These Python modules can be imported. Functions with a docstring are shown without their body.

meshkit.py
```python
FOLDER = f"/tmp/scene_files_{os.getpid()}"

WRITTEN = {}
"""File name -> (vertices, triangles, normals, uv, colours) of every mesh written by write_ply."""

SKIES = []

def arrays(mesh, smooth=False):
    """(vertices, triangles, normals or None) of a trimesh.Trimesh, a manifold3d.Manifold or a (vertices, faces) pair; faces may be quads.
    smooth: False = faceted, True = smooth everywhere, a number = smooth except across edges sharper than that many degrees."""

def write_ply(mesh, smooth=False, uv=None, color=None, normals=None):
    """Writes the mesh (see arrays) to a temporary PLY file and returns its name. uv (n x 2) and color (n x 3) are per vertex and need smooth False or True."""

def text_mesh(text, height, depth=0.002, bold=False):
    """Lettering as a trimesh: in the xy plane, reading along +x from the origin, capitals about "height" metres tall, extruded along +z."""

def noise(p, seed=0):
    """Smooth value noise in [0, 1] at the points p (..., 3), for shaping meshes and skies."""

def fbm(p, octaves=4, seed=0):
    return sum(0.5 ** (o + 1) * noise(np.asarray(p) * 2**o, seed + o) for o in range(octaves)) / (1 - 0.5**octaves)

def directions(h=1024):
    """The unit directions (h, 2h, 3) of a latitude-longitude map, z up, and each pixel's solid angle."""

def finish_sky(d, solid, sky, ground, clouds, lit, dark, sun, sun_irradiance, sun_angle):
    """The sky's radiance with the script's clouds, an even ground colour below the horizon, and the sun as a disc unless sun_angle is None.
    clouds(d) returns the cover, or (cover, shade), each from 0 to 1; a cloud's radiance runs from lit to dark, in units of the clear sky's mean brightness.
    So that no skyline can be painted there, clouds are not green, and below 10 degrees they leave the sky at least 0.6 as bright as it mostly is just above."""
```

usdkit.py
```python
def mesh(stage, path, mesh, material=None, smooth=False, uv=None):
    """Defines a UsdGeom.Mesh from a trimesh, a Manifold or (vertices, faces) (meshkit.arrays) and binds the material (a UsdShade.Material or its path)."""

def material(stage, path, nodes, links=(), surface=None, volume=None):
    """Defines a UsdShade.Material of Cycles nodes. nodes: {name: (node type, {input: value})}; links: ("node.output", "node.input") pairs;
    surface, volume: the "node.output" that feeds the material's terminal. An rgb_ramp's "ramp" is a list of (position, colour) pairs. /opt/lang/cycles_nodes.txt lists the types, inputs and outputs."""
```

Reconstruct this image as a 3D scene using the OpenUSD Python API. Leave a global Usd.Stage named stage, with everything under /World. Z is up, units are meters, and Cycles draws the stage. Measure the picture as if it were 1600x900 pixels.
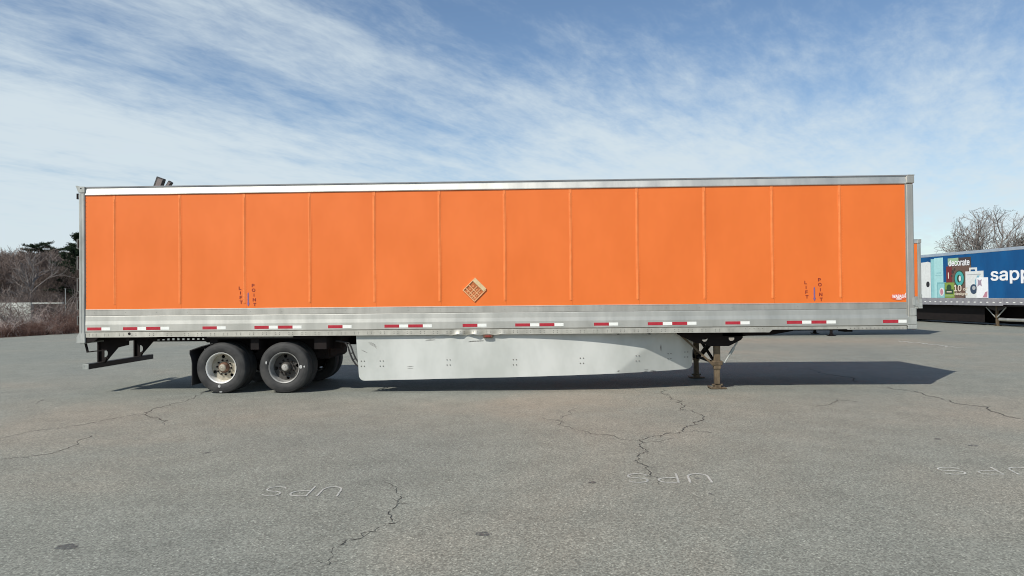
import math, random
import numpy as np
import trimesh
from trimesh.creation import box as tbox, cylinder as tcyl, extrude_polygon, icosphere
from shapely.geometry import Polygon, LineString, Point, box as sbox
from shapely.ops import unary_union
import usdkit, meshkit
from pxr import Usd, UsdGeom, UsdLux, UsdShade, Gf, Sdf, Vt

stage = Usd.Stage.CreateInMemory()
UsdGeom.SetStageUpAxis(stage, UsdGeom.Tokens.z)
UsdGeom.SetStageMetersPerUnit(stage, 1.0)
UsdGeom.Xform.Define(stage, '/World'); UsdGeom.Scope.Define(stage, '/World/Looks')

# ------------------------------------------------------------------ camera
EXPOSURE = 0.0
yaw, pitch, roll, FPX = .0321, .0106, -.0096, 1123.3
fw = np.array([-math.sin(yaw)*math.cos(pitch), math.cos(yaw)*math.cos(pitch), math.sin(pitch)])
rt = np.array([math.cos(yaw), math.sin(yaw), 0.0]); up = np.cross(rt, fw)
R_ = math.cos(roll)*rt + math.sin(roll)*up; U_ = -math.sin(roll)*rt + math.cos(roll)*up
cam = UsdGeom.Camera.Define(stage, '/World/camera')
M = Gf.Matrix4d(*[float(x) for x in (*R_, 0, *U_, 0, *(-fw), 0, 8.95, -13.85, 1.86, 1)])
cam.AddTransformOp().Set(M)
cam.CreateHorizontalApertureAttr(36.0); cam.CreateVerticalApertureAttr(20.25)
cam.CreateFocalLengthAttr(36.0*FPX/1600); cam.CreateClippingRangeAttr(Gf.Vec2f(.1, 5000))
cam.CreateExposureAttr(EXPOSURE)

# ------------------------------------------------------------------ sun and sky
SUN = np.array([-2.57, -3.19, 4.1]); SUN /= np.linalg.norm(SUN)
SUN_I, SKY_S = 1.22, 0.11
sun = UsdLux.DistantLight.Define(stage, '/World/sun')
zax = SUN; xax = np.cross([0, 0, 1], zax); xax /= np.linalg.norm(xax); yax = np.cross(zax, xax)
sun.AddTransformOp().Set(Gf.Matrix4d(*[float(x) for x in (*xax, 0, *yax, 0, *zax, 0, 0, 0, 50, 1)]))
sun.CreateIntensityAttr(SUN_I); sun.CreateAngleAttr(.53); sun.CreateNormalizeAttr(True)
sun.CreateColorAttr(Gf.Vec3f(1.0, .955, .88))
# cirrus: noise on a cloud layer overhead (direction / height), stretched along the wind
WIND = math.radians(44)
CL = (6.25, 7.1, 7.55)
def toward(px, py): d = fw + R_*(px-800)/FPX - U_*(py-450)/FPX; return tuple(float(x) for x in d/np.linalg.norm(d))
DIR1, DIR2 = toward(1000, 190), toward(860, 50)      # a denser patch of cirrus and a clear gap
sky_nodes = {
 'tc': ('texture_coordinate', {}),
 'sky': ('sky_texture', {'sky_type': 'single_scattering', 'sun_disc': False, 'sun_elevation': math.asin(SUN[2]), 'sun_rotation': math.atan2(SUN[0], SUN[1]), 'air_density': 1.0, 'aerosol_density': .35, 'ozone_density': 1.0}),
 'sep': ('separate_xyz', {}),
 'zz': ('math', {'math_type': 'maximum', 'value2': 0.0}),
 'za': ('math', {'math_type': 'add', 'value2': 0.14}),
 'px': ('math', {'math_type': 'divide'}), 'py': ('math', {'math_type': 'divide'}),
 'pc': ('combine_xyz', {'z': 0.0}),
 'm1': ('mapping', {'mapping_type': 'texture', 'rotation': (0, 0, WIND), 'scale': (4.0, 1, 1), 'location': (1.3, 9.7, 0)}),
 'n1': ('noise_texture', {'scale': 1.7, 'detail': 9, 'roughness': .57, 'distortion': .15}),
 'm2': ('mapping', {'mapping_type': 'texture', 'rotation': (0, 0, WIND+.25), 'scale': (2.0, 1, 1), 'location': (5.3, 1.4, 0)}),
 'n2': ('noise_texture', {'scale': 8.5, 'detail': 9, 'roughness': .68, 'distortion': .18}),
 'm3': ('mapping', {'mapping_type': 'texture', 'rotation': (0, 0, WIND), 'scale': (2.4, 1, 1), 'location': (5.35, 7.2, 0)}),
 'n3': ('noise_texture', {'scale': .9, 'detail': 3, 'roughness': .5}),
 'a1': ('math', {'math_type': 'multiply', 'value2': .95}),
 'a2': ('math', {'math_type': 'multiply_add', 'value2': .80}),
 'a3': ('math', {'math_type': 'multiply_add', 'value2': .50}),
 'low': ('map_range', {'from_min': .13, 'from_max': .38, 'to_min': .36, 'to_max': -.10, 'clamp': True}),
 'lft': ('map_range', {'from_min': -.6, 'from_max': .5, 'to_min': .17, 'to_max': -.03, 'clamp': True}),
 'd1': ('vector_math', {'math_type': 'dot_product', 'vector2': DIR1}), 'b1': ('map_range', {'range_type': 'smoothstep', 'from_min': .975, 'from_max': 1.0, 'to_min': 0, 'to_max': .16, 'clamp': True}),
 'd2': ('vector_math', {'math_type': 'dot_product', 'vector2': DIR2}), 'b2': ('map_range', {'range_type': 'smoothstep', 'from_min': .955, 'from_max': 1.0, 'to_min': 0, 'to_max': -.13, 'clamp': True}),
 'a4': ('math', {'math_type': 'add'}), 'a5': ('math', {'math_type': 'add'}), 'a6': ('math', {'math_type': 'add'}), 'a7': ('math', {'math_type': 'add'}),
 'cov': ('map_range', {'range_type': 'smoothstep', 'from_min': .92, 'from_max': 1.70, 'to_min': 0, 'to_max': .90, 'clamp': True}),
 'cloud': ('color', {'value': CL}),
 'tint': ('mix_color', {'blend_type': 'multiply', 'fac': 1.0, 'b': (.95, 1.04, 1.10)}),
 'mx': ('mix_color', {'use_clamp': False}),
 'bg': ('background_shader', {'strength': SKY_S}),
}
sky_links = [('tc.generated', 'sep.vector'), ('sep.z', 'zz.value1'), ('zz.value', 'za.value1'),
 ('sep.x', 'px.value1'), ('za.value', 'px.value2'), ('sep.y', 'py.value1'), ('za.value', 'py.value2'), ('px.value', 'pc.x'), ('py.value', 'pc.y'),
 ('pc.vector', 'm1.vector'), ('m1.vector', 'n1.vector'), ('pc.vector', 'm2.vector'), ('m2.vector', 'n2.vector'), ('pc.vector', 'm3.vector'), ('m3.vector', 'n3.vector'),
 ('n1.fac', 'a1.value1'), ('n2.fac', 'a2.value1'), ('a1.value', 'a2.value3'), ('n3.fac', 'a3.value1'), ('a2.value', 'a3.value3'),
 ('zz.value', 'low.value'), ('a3.value', 'a4.value1'), ('low.result', 'a4.value2'), ('sep.x', 'lft.value'), ('a4.value', 'a5.value1'), ('lft.result', 'a5.value2'), ('tc.generated', 'd1.vector1'), ('d1.value', 'b1.value'), ('tc.generated', 'd2.vector1'), ('d2.value', 'b2.value'), ('a5.value', 'a6.value1'), ('b1.result', 'a6.value2'), ('a6.value', 'a7.value1'), ('b2.result', 'a7.value2'), ('a7.value', 'cov.value'),
 ('sky.color', 'tint.a'), ('tint.result', 'mx.a'), ('cloud.color', 'mx.b'), ('cov.result', 'mx.fac'), ('mx.result', 'bg.color')]
skym = usdkit.material(stage, '/World/Looks/sky_look', sky_nodes, sky_links, surface='bg.background')
dome = UsdLux.DomeLight.Define(stage, '/World/sky')
UsdShade.MaterialBindingAPI.Apply(dome.GetPrim()).Bind(skym)
dome.GetPrim().SetCustomDataByKey('kind', 'structure')

# ------------------------------------------------------------------ materials
def look(name, nodes, links=(), surface='p.BSDF'):
    return usdkit.material(stage, '/World/Looks/' + name, nodes, links, surface=surface)

def weathered(name, c1, c2, scale=3.0, rough=(.4, .6), metal=0.0, stretch=(1, 1, 1), bump=0.0, bscale=60, detail=6, lo=.35, hi=.65, coat=0.0, spec=.5):
    """base colour varied between two close tones by noise, roughness varied with it, slight bump"""
    n = {'tc': ('texture_coordinate', {}), 'm': ('mapping', {'scale': stretch}),
         'n': ('noise_texture', {'scale': scale, 'detail': detail, 'roughness': .62}),
         'r': ('rgb_ramp', {'ramp': [(lo, c1), (hi, c2)]}),
         'rr': ('map_range', {'from_min': .3, 'from_max': .7, 'to_min': rough[0], 'to_max': rough[1], 'clamp': True}),
         'p': ('principled_bsdf', {'metallic': metal, 'coat_weight': coat, 'coat_roughness': .12, 'specular_ior_level': spec})}
    l = [('tc.object', 'm.vector'), ('m.vector', 'n.vector'), ('n.fac', 'r.fac'), ('r.color', 'p.base_color'), ('n.fac', 'rr.value'), ('rr.result', 'p.roughness')]
    if bump:
        n['nb'] = ('noise_texture', {'scale': bscale, 'detail': 4}); n['b'] = ('bump', {'strength': bump, 'distance': .01})
        l += [('tc.object', 'nb.vector'), ('nb.fac', 'b.height'), ('b.normal', 'p.normal')]
    return look(name, n, l)

MT = {}
MT['orange'] = weathered('orange_paint', (.69, .145, .018), (.75, .163, .023), 1.1, (.38, .50), 0, (1, 1, .5), .02, 7, coat=.05)
MT['orange_seam'] = weathered('orange_seam_paint', (.74, .18, .036), (.80, .23, .06), 9, (.36, .46), 0, (1, 1, 1), 0)
MT['aluminium'] = weathered('weathered_aluminium', (.50, .485, .43), (.66, .645, .585), 2.6, (.46, .56), .93, (.9, 1, .22), .03, 30, lo=.3, hi=.7)
MT['aluminium_dull'] = weathered('dull_aluminium', (.42, .405, .36), (.54, .525, .475), 3.0, (.50, .60), .85, (1.6, 1, .3), .03, 30, lo=.3, hi=.7)
MT['galvanized'] = weathered('galvanized_steel', (.30, .315, .29), (.44, .45, .42), 7, (.42, .6), .35, (1, 1, .35), .03, 40)
MT['rail_lip'] = weathered('rail_lip_metal', (.45, .43, .37), (.58, .56, .49), 5, (.48, .58), .75, (1, 1, .6), .03, 30)
MT['groove'] = weathered('groove_grime', (.10, .095, .08), (.2, .19, .17), 8, (.7, .8))
MT['rivet'] = weathered('rivet_steel', (.16, .15, .135), (.26, .25, .22), 20, (.5, .6), .3)
MT['hinge'] = weathered('hinge_steel', (.07, .07, .066), (.14, .14, .13), 14, (.5, .7), .2)
MT['black_steel'] = weathered('black_chassis_steel', (.008, .006, .006), (.016, .012, .011), 6, (.7, .85), 0, bump=.05, spec=.2)
MT['bar_steel'] = weathered('guard_bar_steel', (.014, .011, .010), (.03, .025, .022), 8, (.5, .7), .1, bump=.05)
MT['rust_steel'] = weathered('rusty_leg_steel', (.070, .048, .026), (.165, .122, .072), 9, (.6, .8), .1, (1, 1, .5), .1, 50)
MT['rubber'] = weathered('tyre_rubber', (.019, .019, .019), (.050, .049, .046), 5, (.68, .85), 0, bump=.06, bscale=90)
MT['flap'] = weathered('black_flap_rubber', (.013, .012, .012), (.022, .020, .020), 5, (.6, .8))
MT['chalk'] = weathered('pale_chalk_mark', (.30, .30, .29), (.50, .50, .48), 40, (.7, .8))
MT['bright_rim'] = weathered('bright_aluminium_rim', (.74, .72, .66), (.86, .85, .81), 7, (.30, .45), .45)
MT['dirty_rim'] = weathered('dirty_rim_disc', (.26, .23, .17), (.42, .385, .31), 6, (.5, .7), .3)
MT['steel_rim'] = weathered('grey_steel_rim', (.22, .215, .20), (.36, .355, .335), 9, (.45, .6), .3)
MT['dark_rim'] = weathered('dark_rim_disc', (.035, .032, .028), (.075, .07, .062), 9, (.6, .8), .1)
MT['hub_rust'] = weathered('rusty_hub', (.07, .032, .02), (.17, .095, .06), 18, (.6, .8), .2)
MT['hub_cap'] = weathered('grey_hub_cap', (.30, .29, .26), (.44, .43, .40), 18, (.4, .6), .4)
MT['skirt'] = weathered('white_skirt_plastic', (.44, .455, .42), (.56, .57, .535), 1.3, (.38, .52), 0, (1, 1, .5), .02, 12)
MT['scuff'] = weathered('scuff_grime', (.12, .115, .10), (.33, .33, .31), 40, (.7, .8))
MT['red_tape'] = weathered('red_reflective_tape', (.34, .014, .026), (.42, .022, .038), 30, (.35, .45))
MT['white_tape'] = weathered('white_reflective_tape', (.74, .75, .70), (.80, .81, .77), 30, (.35, .45))
MT['letter'] = weathered('maroon_lettering', (.22, .018, .010), (.26, .025, .014), 30, (.5, .6))
MT['arrow'] = weathered('violet_arrow', (.16, .085, .22), (.20, .11, .27), 30, (.5, .6))
MT['placard'] = weathered('cream_placard', (.70, .36, .16), (.74, .42, .21), 22, (.45, .6))
MT['placard_band'] = weathered('tan_placard_band', (.55, .40, .20), (.66, .50, .29), 22, (.45, .6))
MT['placard_back'] = weathered('placard_back', (.36, .10, .024), (.46, .135, .036), 22, (.5, .6))
MT['placard_square'] = weathered('placard_square', (.60, .21, .075), (.68, .26, .10), 22, (.5, .6))
MT['emblem_red'] = weathered('red_emblem', (.62, .10, .045), (.66, .13, .06), 22, (.4, .5))
MT['white_paint'] = weathered('white_letter_paint', (.76, .77, .78), (.82, .83, .84), 12, (.4, .5))
MT['roof'] = weathered('roof_edge_grey', (.16, .165, .17), (.22, .225, .23), 3, (.5, .6), .2)
MT['lamp_red'] = weathered('red_lamp_lens', (.16, .02, .014), (.26, .05, .035), 20, (.2, .3), coat=.3)
MT['blue'] = weathered('blue_trailer_paint', (.0015, .060, .185), (.002, .088, .25), 1.0, (.5, .6), 0, (1, 1, .3), .02, 7, spec=.3)
MT['blue_rail'] = weathered('grey_blue_rail', (.23, .225, .245), (.31, .305, .32), 3, (.5, .6), .2)
MT['blue_top'] = weathered('pale_blue_top_rail', (.30, .36, .43), (.38, .44, .50), 3, (.45, .6), .2)
for nm, c in dict(teal=(.26, .52, .53), pale_teal=(.36, .62, .62), dark_teal=(.19, .42, .44), off_white=(.66, .68, .66), black_ink=(.012, .012, .014), brown=(.13, .075, .055), dark_brown=(.05, .032, .03), leaf_green=(.20, .30, .05),
                  deep_green=(.02, .06, .025), dark_red=(.16, .018, .02), mint=(.30, .45, .27), ring_teal=(.06, .36, .34), cream_ink=(.68, .60, .48), navy_ink=(.03, .055, .10), sky_ink=(.22, .42, .50), pink_ink=(.48, .22, .27), mauve_ink=(.34, .26, .32), grey_ink=(.40, .42, .42)).items():
    MT[nm] = weathered('print_' + nm, tuple(x*.93 for x in c), tuple(min(.9, x*1.06) for x in c), 6, (.45, .55))
MT['bronze'] = weathered('floodlight_bronze', (.030, .028, .028), (.06, .055, .052), 12, (.5, .6), .2)
MT['lens'] = weathered('floodlight_lens', (.16, .13, .12), (.22, .18, .165), 20, (.25, .4))
MT['white_wall'] = weathered('white_wall_paint', (.30, .315, .285), (.46, .48, .44), 2.5, (.6, .8), 0, bump=.05)
MT['bark_grey'] = weathered('grey_bark', (.13, .115, .105), (.23, .205, .185), 8, (.8, .9))
MT['bark_brown'] = weathered('brown_bark', (.11, .085, .072), (.20, .16, .14), 5, (.8, .9))
def twigs(name, c1, c2):
    return look(name, {'oi': ('object_info', {}), 'tc': ('geometry', {}), 'n': ('noise_texture', {'scale': 1.3, 'detail': 3}), 'r': ('rgb_ramp', {'ramp': [(.35, c1), (.65, c2)]}),
                       'mr': ('map_range', {'from_min': 0, 'from_max': 1, 'to_min': .55, 'to_max': 1.35}), 'v': ('vector_math', {'math_type': 'scale'}), 'p': ('principled_bsdf', {'roughness': .85, 'specular_ior_level': .2})},
                [('tc.position', 'n.vector'), ('n.fac', 'r.fac'), ('oi.random', 'mr.value'), ('r.color', 'v.vector1'), ('mr.result', 'v.scale'), ('v.vector', 'p.base_color')])
MT['twig_grey'] = twigs('grey_twigs', (.13, .098, .082), (.215, .172, .148))
MT['twig_red'] = twigs('reddish_twigs', (.10, .055, .043), (.20, .125, .098))
MT['twig_pale'] = twigs('pale_twigs', (.30, .25, .22), (.42, .36, .32))
MT['litter'] = weathered('leaf_litter', (.055, .036, .027), (.17, .115, .08), 5, (.85, .95), 0, bump=.4, bscale=18)

def leafy(name, c1, c2):
    return look(name, {'oi': ('geometry', {}), 'r': ('rgb_ramp', {'ramp': [(0, c1), (1, c2)]}), 'd': ('diffuse_bsdf', {}), 't': ('translucent_bsdf', {}), 'x': ('mix_closure', {'fac': .25})},
                [('oi.random_per_island', 'r.fac'), ('r.color', 'd.color'), ('r.color', 't.color'), ('d.BSDF', 'x.closure1'), ('t.BSDF', 'x.closure2')], surface='x.closure')
MT['needles'] = leafy('pine_needles', (.030, .045, .028), (.085, .10, .06))
MT['olive'] = leafy('olive_foliage', (.05, .042, .016), (.13, .10, .045))

# asphalt: aggregate speckle, worn patches, faint warm and cool tints
MT['asphalt'] = look('asphalt', {
 'g': ('geometry', {}),
 'v3': ('voronoi_texture', {'scale': 58, 'randomness': 1.0}), 'v3b': ('rgb_to_bw', {}), 'v3s': ('map_range', {'from_min': .70, 'from_max': .78, 'to_min': 0, 'to_max': .75, 'clamp': True}), 'v3d': ('map_range', {'from_min': .30, 'from_max': .48, 'to_min': 1, 'to_max': 0, 'clamp': True}), 'v3m': ('math', {'math_type': 'multiply'}), 'v3a': ('math', {'math_type': 'add', 'value2': 1.0}), 'k3': ('math', {'math_type': 'multiply'}),
 'v': ('voronoi_texture', {'scale': 78, 'randomness': 1.0}), 'vb': ('rgb_to_bw', {}),
 'v2': ('noise_texture', {'scale': 40, 'detail': 5, 'roughness': .72}),
 'sp': ('map_range', {'from_min': .25, 'from_max': .80, 'to_min': .70, 'to_max': 1.32, 'clamp': True}),
 's2': ('map_range', {'from_min': .35, 'from_max': .65, 'to_min': .80, 'to_max': 1.20, 'clamp': True}),
 'nl': ('noise_texture', {'scale': .16, 'detail': 5, 'roughness': .55, 'distortion': .6}),
 'rl': ('rgb_ramp', {'ramp': [(.30, (.172, .181, .158)), (.5, (.195, .199, .168)), (.70, (.230, .212, .170))]}),
 'nm': ('noise_texture', {'scale': 1.6, 'detail': 6, 'roughness': .65}),
 'sm': ('map_range', {'from_min': .3, 'from_max': .7, 'to_min': .88, 'to_max': 1.10, 'clamp': True}),
 'k1': ('math', {'math_type': 'multiply'}), 'k2': ('math', {'math_type': 'multiply'}),
 'c': ('vector_math', {'math_type': 'scale'}),
 'h': ('math', {'math_type': 'multiply_add', 'value2': .5}),
 'b': ('bump', {'strength': .55, 'distance': .004}),
 'p': ('principled_bsdf', {'roughness': .82, 'specular_ior_level': .3})},
 [('g.position', 'v.vector'), ('g.position', 'v2.vector'), ('g.position', 'nl.vector'), ('g.position', 'nm.vector'),
  ('v.color', 'vb.color'), ('vb.val', 'sp.value'), ('v2.fac', 's2.value'), ('nm.fac', 'sm.value'),
  ('sp.result', 'k1.value1'), ('s2.result', 'k1.value2'), ('k1.value', 'k2.value1'), ('sm.result', 'k2.value2'), ('g.position', 'v3.vector'), ('v3.color', 'v3b.color'), ('v3b.val', 'v3s.value'), ('v3.distance', 'v3d.value'), ('v3s.result', 'v3m.value1'), ('v3d.result', 'v3m.value2'), ('v3m.value', 'v3a.value1'), ('k2.value', 'k3.value1'), ('v3a.value', 'k3.value2'),
  ('nl.fac', 'rl.fac'), ('rl.color', 'c.vector1'), ('k3.value', 'c.scale'), ('c.vector', 'p.base_color'),
  ('vb.val', 'h.value1'), ('v2.fac', 'h.value3'), ('h.value', 'b.height'), ('b.normal', 'p.normal')])

def worn(name, col, rough, lo, hi, scale):
    """paint or grime worn away in patches: the surface below shows through"""
    return look(name, {'g': ('geometry', {}), 'n': ('noise_texture', {'scale': scale, 'detail': 5, 'roughness': .7}), 'm': ('map_range', {'from_min': lo, 'from_max': hi, 'to_min': 0, 'to_max': 1, 'clamp': True}),
                       't': ('transparent_bsdf', {'color': (1, 1, 1)}), 'p': ('principled_bsdf', {'base_color': col, 'roughness': rough}), 'x': ('mix_closure', {})},
                [('g.position', 'n.vector'), ('n.fac', 'm.value'), ('m.result', 'x.fac'), ('t.BSDF', 'x.closure1'), ('p.BSDF', 'x.closure2')], surface='x.closure')
MT['road_paint'] = worn('worn_white_road_paint', (.47, .47, .43), .7, .37, .55, 48)
MT['road_paint_old'] = worn('faded_white_road_paint', (.52, .52, .47), .7, .38, .55, 42)
MT['crack'] = worn('crack_dark', (.045, .043, .038), .9, .40, .58, 16)
MT['stain'] = worn('oil_stain', (.10, .098, .092), .7, .40, .70, 30)

# ------------------------------------------------------------------ helpers
used = {}
def path_for(parent, name):
    k = (parent, name); n = used.get(k, 0); used[k] = n + 1
    return f'{parent}/{name}' + (f'_{n:03d}' if n else '')

def tag(prim, label=None, cat=None, group=None, kind=None):
    for k, v in (('label', label), ('category', cat), ('group', group), ('kind', kind)):
        if v: prim.SetCustomDataByKey(k, v)
    return prim

def thing(name, label, cat, loc=(0, 0, 0), rz=0, group=None, kind=None):
    x = UsdGeom.Xform.Define(stage, path_for('/World', name))
    x.AddTranslateOp().Set(Gf.Vec3d(*map(float, loc)))
    if rz: x.AddRotateZOp().Set(float(rz))
    tag(x.GetPrim(), label, cat, group, kind)
    return str(x.GetPath())

def copy_of(src, name, label, cat, loc, rz=0, scale=None, group=None):
    x = UsdGeom.Xform.Define(stage, path_for('/World', name))
    p = x.GetPrim(); p.GetReferences().AddInternalReference(src)
    x.ClearXformOpOrder()
    x.AddTranslateOp().Set(Gf.Vec3d(*map(float, loc))); x.AddRotateZOp().Set(float(rz))
    if scale: x.AddScaleOp().Set(Gf.Vec3f(*map(float, scale)))
    p.SetInstanceable(True)
    return tag(p, label, cat, group)

def cat(ms):
    ms = [m for m in ms if m is not None]
    return trimesh.util.concatenate(ms) if len(ms) > 1 else ms[0]

def part(parent, name, ms, mat, label=None, smooth=False, kind=None, cat_=None, group=None):
    m = cat(ms) if isinstance(ms, list) else ms
    p = path_for(parent, name)
    pr = usdkit.mesh(stage, p, m, MT[mat], smooth=smooth).GetPrim()
    tag(pr, label, cat_, group, kind)
    return p

def bx(x0, x1, y0, y1, z0, z1, ch=0.0):
    x0, x1 = sorted((x0, x1)); y0, y1 = sorted((y0, y1)); z0, z1 = sorted((z0, z1))
    if ch <= 0:
        m = tbox((x1-x0, y1-y0, z1-z0)); m.apply_translation(((x0+x1)/2, (y0+y1)/2, (z0+z1)/2)); return m
    ch = min(ch, .45*min(x1-x0, y1-y0, z1-z0)); pts = []
    for X, sx in ((x0, 1), (x1, -1)):
        for Y, sy in ((y0, 1), (y1, -1)):
            for Z, sz in ((z0, 1), (z1, -1)):
                pts += [(X, Y+sy*ch, Z+sz*ch), (X+sx*ch, Y, Z+sz*ch), (X+sx*ch, Y+sy*ch, Z)]
    return trimesh.convex.convex_hull(np.array(pts))

def rod(a, b, r, n=8, r2=None):
    a, b = np.array(a, float), np.array(b, float)
    d = b-a; L = np.linalg.norm(d); d /= L
    u = np.cross(d, [0, 0, 1] if abs(d[2]) < .9 else [1, 0, 0]); u /= np.linalg.norm(u); v = np.cross(d, u)
    t = np.arange(n)/n*2*np.pi; r2 = r if r2 is None else r2
    ring = np.cos(t)[:, None]*u + np.sin(t)[:, None]*v
    V = np.vstack([a+ring*r, b+ring*r2, a, b]); F = []
    for i in range(n):
        j = (i+1) % n
        F += [(i, n+i, j), (j, n+i, n+j), (2*n, i, j), (2*n+1, n+j, n+i)]
    m = trimesh.Trimesh(V, F, process=False); m.fix_normals(); return m

def beam(a, b, w, h, side=(0, 1, 0)):
    """rectangular bar from a to b"""
    a, b, s = np.array(a, float), np.array(b, float), np.array(side, float)
    d = (b-a)/np.linalg.norm(b-a); t = np.cross(d, s); t /= np.linalg.norm(t); s = np.cross(t, d)
    V = [p+sx*s*w/2+sz*t*h/2 for p in (a, b) for sx in (-1, 1) for sz in (-1, 1)]
    return trimesh.convex.convex_hull(np.array(V))

def xz(poly, y0, y1):
    """extrude a polygon drawn in the x-z plane from y0 to y1"""
    m = extrude_polygon(poly, abs(y1-y0), engine='earcut')
    v = m.vertices.copy(); m.vertices = np.column_stack([v[:, 0], max(y0, y1)-v[:, 2], v[:, 1]])
    return m

def lathe_y(profile, n=64, cx=0, cz=0):
    """profile of (y, r) points turned about the y axis"""
    P = np.array(profile, float); t = np.arange(n)/n*2*np.pi; k = len(P)
    V = np.concatenate([np.column_stack([cx+P[:, 1]*math.cos(a), P[:, 0], cz+P[:, 1]*math.sin(a)]) for a in t])
    F = []
    for i in range(n):
        j = (i+1) % n
        for q in range(k-1):
            a, b, c, d = i*k+q, i*k+q+1, j*k+q+1, j*k+q
            F += [(a, b, c), (a, c, d)]
    m = trimesh.Trimesh(V, F, process=True); m.fix_normals(); return m

def text(s, h, depth, bold=True):
    m = meshkit.text_mesh(s, h, depth, bold); m.vertices[:, :2] -= m.bounds[0, :2]; return m

def text_xz(s, h, x, z, y, depth=.003, sx=1.0, bold=True, lean=0.0):
    """lettering on a wall facing -y, lower left at (x, z), front face at y"""
    m = text(s, h, depth, bold); v = m.vertices
    m.vertices = np.column_stack([x+(v[:, 0]+lean*v[:, 1])*sx, y+depth-v[:, 2], z+v[:, 1]]); return m

def skin(fn, xs, zs, thick=None):
    """grid surface (x, fn(x,z), z) facing -y; with thickness when given"""
    X, Z = np.meshgrid(xs, zs, indexing='ij'); Y = fn(X, Z)
    n, k = X.shape; V = np.column_stack([X.ravel(), Y.ravel(), Z.ravel()]); F = []
    for i in range(n-1):
        for j in range(k-1):
            a, b, c, d = i*k+j, (i+1)*k+j, (i+1)*k+j+1, i*k+j+1
            F += [(a, b, c), (a, c, d)]
    F = np.array(F)
    if thick:
        N = len(V); V = np.vstack([V, V+[0, thick, 0]])
        e = [i*k for i in range(n)] + [(n-1)*k+j for j in range(1, k)] + [i*k+k-1 for i in range(n-2, -1, -1)] + [j for j in range(k-2, 0, -1)]
        S = []
        for a, b in zip(e, e[1:]+e[:1]): S += [(a, a+N, b+N), (a, b+N, b)]
        F = np.vstack([F, F[:, ::-1]+N, np.array(S)])
    return trimesh.Trimesh(V, F, process=False)

# ------------------------------------------------------------------ ground
rng = np.random.default_rng(11)
def edge_line():
    pts = [(-26, -70), (-22, -20), (-19.6, 8), (-18.2, 17), (-17.55, 21.2), (-17.0, 24.0), (-16.6, 25.6), (-15.9, 30), (-14, 37), (-8, 44), (4, 48), (30, 50), (120, 52)]
    out = []
    for (a, b) in zip(pts, pts[1:]):
        a, b = np.array(a, float), np.array(b, float); n = max(2, int(np.linalg.norm(b-a)/.35))
        n = min(n, 90)
        for i in range(n):
            p = a+(b-a)*i/n; d = (b-a)/np.linalg.norm(b-a)
            out.append(tuple(p+np.array([-d[1], d[0]])*rng.normal(0, .10)))
    return out + [(120, 52), (120, -70)]
lot_poly = Polygon(edge_line())
if not lot_poly.is_valid: lot_poly = lot_poly.buffer(0)
lot_mesh = extrude_polygon(lot_poly, .03, engine='earcut'); lot_mesh.apply_translation((0, 0, -.03))
LOT = part('/World', 'parking_lot', lot_mesh, 'asphalt', 'grey weathered asphalt lot with cracks and painted letters under the trailers', kind='structure')
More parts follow.
